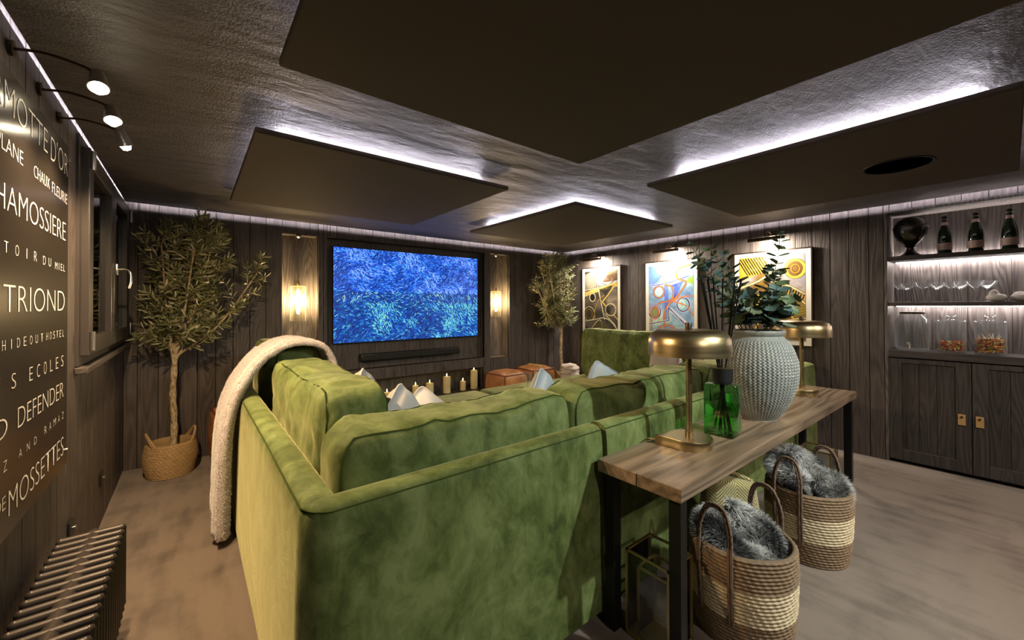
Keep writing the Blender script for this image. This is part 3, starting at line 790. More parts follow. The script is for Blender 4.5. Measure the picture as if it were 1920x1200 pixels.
def lantern(label, loc, sx, sy, h, rz=0):
    t = thing('glass_lantern', label, 'lantern', loc, rz, 'brass edged glass lanterns'); e = .0045; fr = MB()
    for x in (-sx, sx):
        for y in (-sy, sy): fr.box((x-e, y-e, 0), (x+e, y+e, h))
    for z in (.012, h):
        for y in (-sy, sy): fr.box((-sx-e, y-e, z-e), (sx+e, y+e, z+e))
        for x in (-sx, sx): fr.box((x-e, -sy-e, z-e), (x+e, sy+e, z+e))
    fr.build('frame', M['gold'], t)
    for a, b in (((-sx+e, -sy-.001, .017), (sx-e, -sy+.001, h-e)), ((-sx+e, sy-.001, .017), (sx-e, sy+.001, h-e)), ((-sx-.001, -sy+e, .017), (-sx+.001, sy-e, h-e)), ((sx-.001, -sy+e, .017), (sx+.001, sy-e, h-e))):
        MB().box(a, b).build('pane', M['glass'], t)
    MB().box((-sx, -sy, 0), (sx, sy, .006)).build('base', M['gold'], t)
    return t
lantern('tall brass edged glass lantern by the near table leg', (1.605, .975, 0), .092, .10, .37)
lantern('smaller brass edged glass lantern inside the tall one by the near table leg', (1.592, .955, .0075), .066, .07, .305)
lantern('brass edged glass lantern at the far table end behind the fur basket', (3.74, .93, 0), .092, .10, .36)

# ------------------------------------------------------------------ olive trees
def olive(label, loc, bl, seed, hfork, ztop, rx, ry, cx, cy, lims, nb, ntw):
    rg = random.Random(seed)
    t = thing('olive_tree', label, 'tree', loc); x0, y0 = loc[0], loc[1]
    trunk = catmull([(0, 0, .2), (.005, .0, .45), (-.006, .004, .7), (.005, 0, hfork), (.0, .0, hfork+.12)], 8)
    tb_ = MB(); tb_.tube(trunk, [.026-.006*i/len(trunk)+.003*math.sin(i*1.3) for i in range(len(trunk))], 10)
    LV, LF, LC = [], [], []; tw_m = MB()
    def leaf(p, d, L, wd):
        s = d.cross(Vector((rg.gauss(0, 1), rg.gauss(0, 1), rg.gauss(0, 1)))).normalized()*wd; n = d.cross(s).normalized()
        a = len(LV); m1 = p+d*L*.35+n*L*.05; m2 = p+d*L*.72+n*L*.06; tip = p+d*L
        LV.extend([p, m1-s, m1+s, m2-s*.85, m2+s*.85, tip]); LF.extend([(a, a+1, a+2), (a+1, a+3, a+4, a+2), (a+3, a+5, a+4)])
        c = rg.choice([(.12, .13, .044), (.20, .20, .078), (.28, .27, .125), (.42, .39, .25), (.16, .18, .075)]); k = rg.uniform(.75, 1.3); LC.extend([[x*k for x in c]]*6)
    def ok(p): return lims[0] < p.x+x0 < lims[1] and p.y+y0 < lims[2] and p.z < ztop
    def shoot(p, d, L, nleaf, r):
        pts = [p]; cur = p; dd = d.normalized()
        for i in range(6):
            dd = (dd+Vector((rg.gauss(0, .12), rg.gauss(0, .12), rg.gauss(.03, .09)))).normalized(); nx = cur+dd*L/6
            if not ok(nx):
                dd = Vector((dd.x*-.3, dd.y*-.3-.2, abs(dd.z)*.3)).normalized(); nx = cur+dd*L/6
                if not ok(nx): break
            cur = nx; pts.append(cur)
        if len(pts) < 3: return pts
        tw_m.tube(pts, [r*(1-.7*i/len(pts)) for i in range(len(pts))], 4)
        for i in range(nleaf):
            f_ = .15+.85*i/nleaf; k = f_*(len(pts)-1); j = min(int(k), len(pts)-2); q = pts[j].lerp(pts[j+1], k-j); tg = (pts[j+1]-pts[j]).normalized()
            for s in (1, -1):
                o_ = tg.orthogonal(); o_.rotate(Matrix.Rotation(i*1.9+(PI if s < 0 else 0)+rg.uniform(-.5, .5), 3, tg)); ld = (o_*.75+tg*rg.uniform(.5, 1.2)+Vector((0, 0, -.1))).normalized()
                leaf(q, ld, rg.uniform(.06, .105), rg.uniform(.0055, .0085))
        leaf(pts[-1], (pts[-1]-pts[-2]).normalized(), .06, .007)
        return pts
    fork = Vector((0, 0, hfork))
    for b in range(nb):
        a = 2*PI*b/nb+rg.uniform(-.3, .3); rad = rg.uniform(.35, 1.0) if b % 3 else rg.uniform(.05, .3)
        tip = Vector((cx+rx*rad*math.cos(a), cy+ry*rad*math.sin(a), ztop-(ztop-hfork)*(.08+.5*rad*rg.uniform(.5, 1.1))))
        tip.x = max(lims[0]-x0+.05, min(lims[1]-x0-.05, tip.x)); tip.y = min(lims[2]-y0-.05, tip.y)
        st = fork+Vector((0, 0, rg.uniform(-.05, .15)))
        br = catmull([st, st.lerp(tip, .4)+Vector((tip.x*.12, tip.y*.12, -.02)), tip], 7)
        tb_.tube(br, [.011*(1-.75*i/len(br))+.002 for i in range(len(br))], 6)
        for i in range(ntw):
            f_ = .14+.86*(i+rg.random())/ntw; k = f_*(len(br)-1); j = min(int(k), len(br)-2); p = br[j].lerp(br[j+1], k-j); tg = (br[j+1]-br[j]).normalized()
            o_ = Vector((rg.gauss(0, 1), rg.gauss(0, 1), rg.gauss(0, .5))); o_ = (o_-tg*o_.dot(tg)).normalized()
            shoot(p, (o_*.9+tg*.7+Vector((0, 0, .12))), rg.uniform(.17, .32)*(1.15-.3*f_), rg.randint(9, 13), .0022)
        shoot(tip, (tip-br[-3]).normalized(), .2, 10, .0025)
    tb_.build('trunk', M['bark'], t, True, 60)
    tw_m.build('twigs', M['bark'], t)
    tag(npmesh('foliage', LV, LF, M['leaf'], t, False, np.array(LC)), kind='stuff')
    return t
def tree_basket(label, loc, rz, r0, r1, h):
    t = thing('plant_basket', label, 'basket', loc, rz, 'woven baskets holding the olive trees')
    TAN = (.46, .30, .14)
    basket_body(t, r0, r1, h, .0125, [(1.01, TAN)], 38, .02)
    for s in (1, -1):
        rope_handle(t, [(s*(r1+.0)*math.cos(a), s*(r1+.0)*math.sin(a), h-.015+zz) for a, zz in ((-.75, 0), (-.55, .035), (-.25, .085), (.0, .098), (.25, .085), (.55, .035), (.75, 0))], .008, M['rope_tan'])
    MB().lathe([(0, h-.07), (r1-.03, h-.075)], 24).build('moss_top', M['moss'], t, True)
    return t
tree_basket('tan woven basket holding the olive tree in the left corner by the window', (-.135, 4.60, 0), R(10), .155, .165, .285)
olive('large olive tree in a tan basket in the left corner by the window', (-.12, 4.60, 0), 0, 5, .98, 2.335, .50, .36, .16, -.02, (-.42, .60, 4.80), 13, 13)
tree_basket('tan woven basket holding the olive tree between the leather poufs and the pictures', (4.76, 4.62, 0), R(-20), .155, .165, .36)
olive('olive tree in the far right corner between the pendant niche and the pictures', (4.74, 4.62, 0), 0, 11, 1.02, 2.31, .50, .34, -.16, -.05, (4.06, 4.98, 4.79), 13, 13)

# ------------------------------------------------------------------ poufs, throw, glasses, candles
def pouf(label, loc, sx, sy, h, rz, strap=False):
    t = thing('leather_pouf', label, 'pouf', loc, rz, 'tan leather poufs')
    D = lambda x, y, z: Vector((x*sx*(1-.05*abs(z)), y*sy*(1-.05*abs(z)), h/2+z*h/2))
    b = bmesh.new(); bmesh.ops.create_cube(b, size=2); bmesh.ops.subdivide_edges(b, edges=list(b.edges), cuts=14, use_grid_fill=True)
    for v in b.verts:
        x, y, z = v.co; n = 7; mm = max(abs(x), abs(y), abs(z)); rr = (abs(x)**n+abs(y)**n+abs(z)**n)**(-1/n)*mm
        p = D(x*rr, y*rr, z*rr); bl = .03*(1-x*x)*(1-y*y) if z > .9 else 0
        v.co = p+Vector((0, 0, bl))+Vector((x, y, .4*z))*.008*mn.noise(p*9)
        if v.co.z < 0: v.co.z = 0
    q = MB(); q.b.free(); q.b = b; q.build('cover', M['leather'], t, True, 180)
    s = MB(); z = h*.965
    c = [(-.88*sx, -.88*sy, z), (.88*sx, -.88*sy, z), (.88*sx, .88*sy, z), (-.88*sx, .88*sy, z)]
    s.tube([Vector(c[k]).lerp(Vector(c[(k+1) % 4]), i/6) for k in range(4) for i in range(6)], .006, 6, closed=True)
    for x, y in ((-1, -1), (1, -1), (1, 1), (-1, 1)): s.tube([(x*.90*sx, y*.90*sy, .03), (x*.915*sx, y*.915*sy, h*.5), (x*.885*sx, y*.885*sy, z)], .006, 6)
    s.build('seams', simple('leather_seam', (.12, .04, .015), .5) if 'leather_seam' not in bpy.data.materials else bpy.data.materials['leather_seam'], t, True)
    if strap: MB().box((-.028, -sy*.62, h-.01), (.028, sy*.62, h+.033), .008, 2).build('woven_strap', simple('gold_strap', (.5, .36, .12), .6), t, True)
    return t
pouf('tan leather cube pouf closest to the candles, left of its pair', (3.475, 4.46, 0), .235, .24, .53, R(2))
pouf('tan leather cube pouf with a gold strap beside the right olive tree', (4.03, 4.47, 0), .235, .24, .545, R(-3), True)
pouf('tan leather pouf on the left behind the hanging throw', (.40, 4.60, 0), .27, .24, .50, R(4))
t = thing('knit_throw', 'chunky cream knit throw bundled at the foot of the right olive tree', 'throw', (4.52, 4.22, 0))
b = MB()
kp = []
for i in range(150):
    a_ = i*.62; f_ = i/149; nz = mn.noise((math.cos(a_)*1.3, math.sin(a_)*1.3, f_*9))
    rr = (.13-.035*f_)*(1+.45*nz); kp.append(Vector((rr*math.cos(a_)*1.15, rr*math.sin(a_)*.85, .05+.49*f_+.05*mn.noise((a_*.6, 3, f_*5)))))
b.tube(catmull(kp, 2), .034, 7)
b.lathe([(0, .02), (.12, .02), (.13, .3), (.10, .56), (0, .585)], 20)
b.build('bundle', M['knit'], t, True, 180)
def wine(label, loc):
    t = thing('wine_glass', label, 'glass', loc, 0, 'clear wine glasses on the ottoman')
    MB().lathe([(.0, 0), (.034, .001), (.034, .003), (.006, .008), (.004, .02), (.004, .085), (.012, .095), (.036, .125), (.041, .155), (.036, .205), (.0345, .205), (.039, .155), (.034, .127), (.01, .099), (0, .097)], 28).build('bowl', M['barglass'], t, True, 60)
wine('clear wine glass further left of two on the ottoman', (3.08, 3.55, .4625)); wine('clear wine glass nearer the poufs of two on the ottoman', (3.30, 3.62, .4625))
cl = [(1.753, .508, .048, 'ivory pillar candle at the far left behind the white pillow'), (2.15, .398, .045, 'short ivory candle between two white pillow tips'), (2.341, .394, .042, 'short ivory candle just left of the right white pillow tip'),
      (2.55, .402, .053, 'ivory pillar candle partly behind the right white pillow'), (2.815, .462, .053, 'second tallest ivory candle, middle of the row'), (3.08, .368, .041, 'small ivory candle between two taller candles on the right'),
      (3.272, .506, .053, 'tallest ivory candle at the right end beside the leather pouf'), (1.95, .355, .045, 'low ivory candle hidden behind the white pillows')]
for x, zt, r, lab in cl:
    t = thing('pillar_candle', lab, 'candle', (x, 4.985, .2352), 0, 'lit candles in the low wall recess'); h = zt-.2352
    MB().lathe([(0, 0), (r, 0), (r, h-.004), (r-.004, h), (r*.7, h-.004), (0, h-.008)], 28).build('wax', M['wax'], t, True, 40)
    MB().tube([(0, 0, h-.01), (.001, 0, h+.008)], .0015, 5).build('wick', M['black'], t)
    MB().lathe([(.001, h+.004), (.006, h+.014), (.0065, h+.02), (.004, h+.032), (.0005, h+.046)], 10).build('flame', M['flame'], t, True)

# ------------------------------------------------------------------ television, soundbar, pendants
t = thing('television', 'wide flat television showing a blue abstract picture in the panelled recess', 'television', (2.312, 4.962, 1.59))
SW, SH = 1.013, .57
MB().box((-SW-.008, .006, -SH-.008), (SW+.008, .05, SH+.008), .003).build('case', M['black'], t)
MB().box((-.5, .05, -.25), (.5, .06, .25)).build('wall_mount', M['blackmetal'], t)
def grid_canvas(name, img, w_, h_, fn, mat, parent):
    H, W = img.shape[:2]; V = []; F = []
    for i in range(H+1):
        for j in range(W+1): V.append(fn(j/W, i/H))
    # face-varying colours baked to corners
    for i in range(H):
        for j in range(W): a = i*(W+1)+j; F.append((a, a+W+1, a+W+2, a+1))
    me = bpy.data.meshes.new(name); me.from_pydata(V, [], F)
    at = me.color_attributes.new('Col', 'FLOAT_COLOR', 'CORNER')
    c = np.ones((H*W, 4, 4), np.float32); c[:, :, :3] = img.reshape(-1, 1, 3); at.data.foreach_set('color', c.ravel())
    me.materials.append(mat); return link(bpy.data.objects.new(name, me), parent)
def s2l(c): c = np.asarray(c, float)/255; return np.where(c <= .04045, c/12.92, ((c+.055)/1.055)**2.4)
W_, H_ = 400, 225
yy, xx = np.mgrid[0:H_, 0:W_]; img = np.zeros((H_, W_, 3)); img[:] = s2l((12, 50, 130))
def smooth_noise(h, w, s, seed):
    r = np.random.default_rng(seed); gx, gy = int(w/s)+3, int(h/s)+3; gr = r.random((gy, gx))
    y = np.arange(h)/s; x = np.arange(w)/s; yi, xi = y.astype(int), x.astype(int); fy, fx = (y-yi)[:, None], (x-xi)[None]; fy = fy*fy*(3-2*fy); fx = fx*fx*(3-2*fx)
    a = gr[yi][:, xi]; b = gr[yi][:, xi+1]; c = gr[yi+1][:, xi]; d = gr[yi+1][:, xi+1]
    return (a*(1-fx)+b*fx)*(1-fy)+(c*(1-fx)+d*fx)*fy
n1 = np.clip((smooth_noise(H_, W_, 60, 1)*.55+smooth_noise(H_, W_, 20, 2)*.45-.5)*1.7+.5, 0, 1)
for k in range(15000):
    x, y = rng.integers(0, W_), rng.integers(0, H_); v = y/H_; q = n1[y, x]; u = rng.random()
    if v < .46:
        pal = [(16, 60, 165), (38, 100, 215), (90, 140, 235), (130, 165, 235), (8, 30, 90), (60, 150, 215)]; pr_ = np.array([.3, .22, .06+.9*max(0, q-.5), .02+.9*max(0, q-.55), .14+1.6*max(0, .5-q), .05])
    elif v < .58: pal = [(8, 30, 80), (25, 85, 165), (90, 165, 180), (10, 45, 110), (160, 190, 150)]; pr_ = np.array([.35, .25, .1, .25, .05])
    else: pal = [(10, 45, 120), (24, 90, 180), (8, 28, 75), (70, 160, 190), (110, 190, 170), (20, 105, 150)]; pr_ = np.array([.24, .14, .26+1.6*max(0, .52-q), .05+.6*max(0, q-.48), .03+.8*max(0, q-.52), .1])
    c = s2l(pal[rng.choice(len(pal), p=pr_/pr_.sum())])
    ln = rng.integers(3, 9); an = (n1[y, x]-.5)*2.4+(0 if v < .58 else .3)+rng.normal(0, .25)
    for s in np.linspace(-.5, .5, ln*2):
        a, b = int(x+s*ln*math.cos(an)), int(y+s*ln*math.sin(an))
        if 0 <= a < W_ and 0 <= b < H_: img[b, a] = c
grid_canvas('screen', img, 0, 0, lambda u, v: (-SW+2*SW*u, .0045, SH-2*SH*v), M['screen'], t)
t = thing('soundbar', 'long black soundbar mounted below the television', 'soundbar', (2.30, 4.975, .825))
MB().box((-.695, -.045, -.045), (.695, .045, .045), .012, 3).build('body', M['black'], t, True, 40)
MB().box((-.66, -.0475, -.03), (.66, -.0445, .03)).build('grille', simple('soundbar_cloth', (.02, .02, .02), .9), t)
MB().box((-.3, .045, -.02), (.3, .0495, .02)).build('bracket', M['blackmetal'], t)
def pendant(label, x):
    t = thing('pendant_lamp', label, 'lamp', (x, 5.0, 2.25), 0, 'glass pendant lamps in the wall niches')
    MB().lathe([(0, 0), (.032, 0), (.034, -.012), (.02, -.028), (.006, -.034), (0, -.034)], 24).build('ceiling_cup', M['steel'], t, True, 40)
    MB().tube([(0, 0, -.03), (0, 0, -.52)], .0025, 6).build('cord', M['bronze'], t)
    MB().lathe([(.004, -.49), (.012, -.52), (.02, -.55), (.02, -.585), (.014, -.60), (.0, -.60)], 20).build('socket', M['gold'], t, True, 40)
    MB().lathe([(.02, -.566), (.074, -.567), (.079, -.575), (.079, -.955), (.0765, -.957), (.0765, -.577), (.072, -.5695), (.02, -.5685)], 40).build('glass_shade', M['glowglass'], t, True, 40)
    MB().lathe([(.0, -.60), (.012, -.605), (.019, -.64), (.021, -.75), (.019, -.85), (.01, -.875), (0, -.88)], 20).build('bulb', M['bulb'], t, True)
    l = bpy.data.lights.new('pendant_glow', 'POINT'); l.energy = P_PEND; l.color = AMBER; l.shadow_soft_size = .022; lo = link(bpy.data.objects.new('pendant_glow', l), t); lo.location = (0, -.035, -.74)
pendant('glowing glass pendant lamp in the niche left of the television', .934); pendant('glowing glass pendant lamp in the niche right of the television', 3.69)

# ------------------------------------------------------------------ framed pictures with picture lamps
class Art:
    def __init__(s, w_, h_, bg, seed):
        s.H, s.W = int(h_*250), int(w_*250); s.a = w_/h_
        s.v, s.u = np.mgrid[0:s.H, 0:s.W]; s.u = (s.u+.5)/s.W*s.a; s.v = (s.v+.5)/s.H
        n1 = smooth_noise(s.H, s.W, 34, seed)[..., None]; n2 = smooth_noise(s.H, s.W, 9, seed+1)[..., None]; n3 = smooth_noise(s.H, s.W, 60, seed+2)[..., None]
        b = [s2l(c) for c in bg]; s.im = b[0]*(1-n1)+b[1]*n1; k = np.clip((n3-.45)*4, 0, 1); s.im = s.im*(1-k)+b[2]*k
        s.im *= .75+.5*n2; s.n = n2[..., 0]
    def put(s, m_, c): m_ = np.clip(m_, 0, 1)[..., None]; s.im = s.im*(1-m_)+s2l(c)*(m_)
    def seg(s, P, w_):
        d = np.full(s.u.shape, 9.)
        for (x0, y0), (x1, y1) in zip(P[:-1], P[1:]):
            x0, x1 = x0*s.a, x1*s.a; dx, dy = x1-x0, y1-y0; L = dx*dx+dy*dy+1e-9
            t = np.clip(((s.u-x0)*dx+(s.v-y0)*dy)/L, 0, 1); d = np.minimum(d, np.hypot(s.u-x0-t*dx, s.v-y0-t*dy))
        return (w_*(.75+.5*s.n)-d)/.004
    def line(s, P, w_, c, smooth=True, edge=None):
        if smooth and len(P) > 2: P = [(q.x, q.y) for q in catmull([(x, y, 0) for x, y in P], 8)]
        if edge: s.put(s.seg(P, w_+.006), edge)
        s.put(s.seg(P, w_), c)
    def ring(s, x, y, rx, ry, w_, c, edge=None, fill=None):
        P = [(x+rx*math.cos(2*PI*i/28), y+ry*math.sin(2*PI*i/28)) for i in range(29)]
        if fill: s.put((1-np.hypot((s.u/s.a-x)/rx, (s.v-y)/ry))/.03, fill)
        s.line(P, w_, c, False, edge)
    def poly(s, P, c, al=1.0):
        ins = np.zeros(s.u.shape, bool); n = len(P); x, y = s.u/s.a, s.v
        for i in range(n):
            (x0, y0), (x1, y1) = P[i], P[(i+1) % n]
            if y0 == y1: continue
            ins ^= ((y0 > y) != (y1 > y)) & (x < (x1-x0)*(y-y0)/(y1-y0)+x0)
        s.put(ins*al*(.7+.5*s.n), c)
    def hatch(s, x0, y0, x1, y1, dx, dy, n, w_, c):
        for i in range(n):
            f = i/(n-1); x, y = x0+(x1-x0)*f, y0+(y1-y0)*f; s.line([(x, y), (x+dx, y+dy)], w_, c)
def art_dark():
    A = Art(.64, .94, [(58, 50, 40), (110, 100, 88), (34, 30, 26)], 21); cr, go, bk, ye = (214, 200, 160), (176, 140, 60), (26, 23, 20), (226, 186, 80)
    A.poly([(.35, 0), (1, 0), (1, .22), (.45, .26)], (190, 184, 186)); A.poly([(0, .05), (.28, 0), (.38, .26), (0, .36)], (120, 108, 92))
    A.poly([(.55, .2), (.75, .05), (1, .02), (1, .18), (.72, .2)], (92, 66, 34)); A.line([(.52, .21), (.7, .06), (1, .0)], .008, go); A.line([(.52, .21), (.72, .24), (1, .15)], .008, bk)
    A.hatch(.12, .05, .36, .27, -.16, .10, 9, .005, cr); A.hatch(.62, .10, .98, .05, .03, -.04, 10, .004, ye)
    A.poly([(0, .36), (.5, .28), (1, .2), (1, .28), (.5, .34), (0, .44)], (196, 164, 84)); A.poly([(.45, .32), (.9, .25), (.65, .42)], bk)
    A.line([(.3, 0), (.42, .28), (.52, .55), (.62, .82)], .010, cr, edge=bk); A.line([(.0, .32), (.4, .29), (1, .2)], .008, cr, edge=bk); A.line([(.98, .22), (.72, .42), (.55, .53), (1, .82)], .010, ye, False, bk)
    A.ring(.25, .45, .09, .07, .008, cr, bk, (48, 42, 34)); A.ring(.25, .45, .045, .035, .01, bk, None, bk); A.ring(.80, .66, .15, .10, .008, cr, bk, (40, 34, 26)); A.ring(.14, .73, .17, .12, .008, cr, bk, (60, 54, 44)); A.ring(.14, .73, .10, .08, .006, go, bk)
    A.line([(.35, .95), (.32, .7), (.42, .52), (.6, .42)], .008, go, edge=bk); A.line([(0, .86), (.3, .83), (.62, .80), (.85, .88), (1, 1)], .010, cr, edge=bk); A.hatch(.62, .72, .9, .88, .05, .05, 8, .005, cr)
    A.line([(.2, 1), (.35, .88), (.5, .84), (.56, 1)], .008, cr, edge=bk); A.poly([(.25, 1), (.4, .87), (.6, .85), (.85, 1)], (86, 80, 48), .8); return A.im
def art_blue():
    A = Art(.63, .94, [(150, 182, 190), (104, 140, 190), (176, 200, 176)], 31); orr, bl, nv, cr = (214, 122, 52), (46, 70, 190), (34, 36, 96), (216, 214, 226)
    A.poly([(0, 0), (.32, .02), (.38, .25), (0, .28)], (90, 130, 200), .8); A.hatch(.1, .25, .36, .08, .05, .03, 9, .007, bl); A.poly([(.36, 0), (.66, 0), (.6, .2), (.42, .26)], (170, 204, 196))
    A.poly([(.68, 0), (1, 0), (1, .18), (.72, .22)], (150, 206, 228)); A.poly([(.82, .25), (1, .17), (1, .3)], (136, 170, 60)); A.poly([(.5, .3), (.8, .24), (.6, .5)], bl, .9)
    A.hatch(.56, .33, .76, .29, -.02, .10, 7, .004, (120, 150, 220)); A.poly([(.36, .3), (.46, .3), (.46, .8), (.38, .8)], bl, .7); A.poly([(.52, .62), (1, .9), (1, .98), (.5, .68)], cr, .8)
    A.line([(0, .29), (.4, .27), (.9, .18)], .010, bl, edge=cr); A.line([(.28, 0), (.38, .28)], .011, orr, edge=cr); A.line([(.95, .02), (.68, .08), (.66, .2), (.84, .28), (.6, .5), (.46, .58), (.36, .75), (.4, 1)], .012, orr, edge=nv)
    A.ring(.24, .39, .12, .085, .010, orr, nv, (160, 190, 200)); A.ring(.24, .38, .07, .05, .006, cr); A.line([(.4, .29), (.55, .33), (.57, .45), (.5, .52), (.25, .56), (.08, .7), (.06, 1)], .011, orr, edge=nv)
    A.ring(.14, .68, .14, .11, .009, (70, 60, 120), cr); A.ring(.14, .7, .09, .085, .010, orr, nv, (130, 140, 80)); A.ring(.78, .58, .13, .095, .010, nv, cr, (120, 180, 200)); A.ring(.76, .57, .05, .05, .02, (180, 210, 200))
    A.line([(.55, .53), (.75, .47), (1, .46)], .010, orr); A.line([(.55, .53), (.85, .6), (1, .74)], .010, orr); A.line([(0, .87), (.47, .81), (.46, .62), (.7, .78), (1, .97)], .009, nv, False, cr)
    A.line([(.15, 1), (.3, .9), (.5, .89), (.75, 1)], .012, orr, edge=nv); A.hatch(.06, .95, .2, .88, .12, .08, 5, .005, nv); return A.im
def art_gold():
    A = Art(.64, .94, [(150, 140, 134), (176, 166, 160), (120, 92, 40)], 41); bk, ye, cr, go = (26, 22, 16), (226, 178, 62), (230, 206, 140), (168, 120, 34)
    A.poly([(0, 0), (.5, 0), (.42, .18), (0, .3)], (216, 160, 50)); A.hatch(-.02, .02, .36, .0, .16, .20, 10, .009, bk); A.poly([(.55, 0), (1, 0), (1, .38), (.62, .2)], (150, 146, 150))
    A.ring(.86, .17, .13, .10, .016, ye, bk, (120, 86, 44)); A.ring(.86, .17, .06, .05, .01, go, bk); A.line([(0, .38), (.3, .3), (.5, .2), (.62, .1)], .012, cr, edge=bk); A.ring(.22, .52, .12, .09, .016, ye, bk, (86, 66, 40))
    A.poly([(.55, .3), (1, .45), (1, .55), (.6, .5)], (196, 160, 84)); A.hatch(.62, .34, .98, .48, -.03, .07, 11, .010, bk); A.poly([(.6, .5), (1, .56), (1, .78), (.75, .72)], (128, 106, 44)); A.hatch(.64, .52, .9, .7, .30, -.05, 8, .004, (190, 160, 70))
    A.line([(.56, .3), (.62, .5), (.75, .68), (1, .86)], .014, ye, edge=bk); A.line([(.56, .3), (.8, .38), (1, .47)], .010, cr, edge=bk); A.line([(.6, .5), (.85, .5), (1, .58)], .010, cr, edge=bk); A.poly([(0, .66), (.55, .55), (.6, .9), (0, .95)], (70, 54, 38), .8)
    A.poly([(.55, .9), (.75, .78), (1, .76), (1, .88), (.8, .92)], (204, 170, 60)); A.hatch(.62, .88, .96, .78, .04, .07, 9, .007, bk); A.line([(.5, .93), (.72, .78), (1, .74)], .010, cr, edge=bk); A.line([(.2, 1), (.35, .75), (.6, .6)], .012, ye, edge=bk); A.line([(0, .8), (.25, .7), (.45, .56)], .010, cr, edge=bk); return A.im
def picture(label, yc, wy, z0, z1, im, lampy, lamplabel):
    t = thing('framed_picture', label, 'picture', (XR, yc, z0), 0, 'abstract pictures along the right wall'); h = z1-z0; hw = wy/2
    d = .05
    for a, b in (((-d, -hw, 0), (-.003, -hw+.012, h)), ((-d, hw-.012, 0), (-.003, hw, h)), ((-d, -hw+.012, 0), (-.003, hw-.012, .012)), ((-d, -hw+.012, h-.012), (-.003, hw-.012, h))): MB().box(a, b).build('frame_bar', M['bronze'], t)
    MB().box((-d+.006, -hw+.012, .012), (-.005, hw-.012, h-.012)).build('mat_board', M['mat'], t)
    e = .062
    grid_canvas('artwork', im, 0, 0, lambda u, v: (-d+.004, hw-e-(2*hw-2*e)*u, h-e-(h-2*e)*v), M['art'], t)
    # lamp
    l = thing('picture_lamp', lamplabel, 'lamp', (XR, lampy, 2.25), 0, 'bronze picture lamps over the pictures')
    MB().box((-.014, -.045, -.045), (-.001, .045, .045), .003).build('wall_plate', M['bronze'], l)
    MB().tube(catmull([(-.012, 0, .0), (-.09, 0, .02), (-.17, 0, .0), (-.185, 0, -.05)], 6), .0055, 8).build('arm', M['bronze'], l, True)
    sh = MB(); n = 14; rows = []
    for y in (-.175, .175):
        rows.append([(-.185+.021*math.cos(a), y, -.068+.021*math.sin(a)) for a in [R(8)+R(235)*k/n for k in range(n+1)]])
    sh.ring(rows, close_u=False); sh.build('shade', M['bronze'], l, True)
    for y in (-.176, .176): MB().tube([(-.185, y-.001, -.068), (-.185, y+.001, -.068)], .0205, 16).build('end_cap', M['bronze'], l)
    MB().tube([(-.185, -.16, -.064), (-.185, .16, -.064)], .007, 8).build('lamp_tube', M['pic_tube'], l)
    li = bpy.data.lights.new('picture_glow', 'AREA'); li.shape = 'RECTANGLE'; li.size = .03; li.size_y = .32; li.energy = P_PIC; li.color = SOFT; li.spread = R(180)
    o = link(bpy.data.objects.new('picture_glow', li), l); o.location = (-.176, 0, -.078)
    o.rotation_euler = Vector((.40, 0, -1)).to_track_quat('-Z', 'Y').to_euler()
picture('framed abstract picture in black and ochre, furthest from the viewer beside the olive tree', 4.05, .77, 1.015, 2.075, art_dark(), 4.12, 'bronze picture lamp over the black and ochre picture by the olive tree')
picture('framed abstract picture in blue with orange lines, in the middle of the three', 2.872, .77, 1.015, 2.07, art_blue(), 2.86, 'bronze picture lamp over the blue picture')
picture('framed abstract picture in gold and black behind the eucalyptus', 1.672, .775, 1.015, 2.068, art_gold(), 1.67, 'bronze picture lamp over the gold picture behind the eucalyptus')

# ------------------------------------------------------------------ lettered sign on the left wall
S0, S1, SZ0, SZ1 = 1.50, 2.622, .762, 2.165
sign = thing('wall_sign', 'tall black gloss sign with rows of white capital letters on the left wall', 'sign', (XL+.04, 0, 0))
MB().box((-.006, S0, SZ0), (0, S1, SZ1), .001).build('board', M['signface'], sign)
for y, z in ((S0+.02, SZ0+.02), (S1-.012, SZ0+.06), (S0+.02, SZ1-.06), (S1-.012, SZ1-.06)):
    MB().tube([(-.039, y, z), (.006, y, z)], .009, 12).build('standoff_bolt', M['steel'], sign)
def word(txt, y0, y1, z0, z1):
    c = bpy.data.curves.new('lettering', 'FONT'); c.body = txt; c.resolution_u = 4; c.offset = -.02; c.extrude = .0
    o = bpy.data.objects.new('tmp', c); col.objects.link(o); bpy.context.view_layer.update()
    me = bpy.data.meshes.new_from_object(o); bpy.data.objects.remove(o); bpy.data.curves.remove(c)
    V = np.array([v.co for v in me.vertices]); a, b = V.min(0), V.max(0)
    for v in me.vertices:
        x, y = (v.co.x-a[0])/(b[0]-a[0]), (v.co.y-a[1])/(b[1]-a[1])
        v.co = (.0012, y0+(y1-y0)*x, z0+(z1-z0)*y)
    me.materials.clear(); me.materials.append(M['letters']); me.name = 'lettering'
    link(bpy.data.objects.new('lettering', me), sign)
for wd in (('MARMOTTE', 1.545, 2.285, 2.034, 2.122), ("D'OR", 2.33, 2.60, 2.026, 2.122), ('PLANE', 1.775, 2.003, 1.911, 1.955), ('CHAUX', 2.12, 2.315, 1.906, 1.948), ('FLEURIE', 2.352, 2.594, 1.903, 1.945),
           ('CHAMOSSIERE', 1.665, 2.57, 1.739, 1.817), ('TRIOND', 1.84, 2.562, 1.436, 1.52), ('DEFENDER', 1.975, 2.552, 1.067, 1.131), ('D', 1.775, 1.882, 1.067, 1.127), ('MOSSETTES', 1.898, 2.56, .818, .896), ('DE', 1.79, 1.872, .854, .893)): word(*wd)
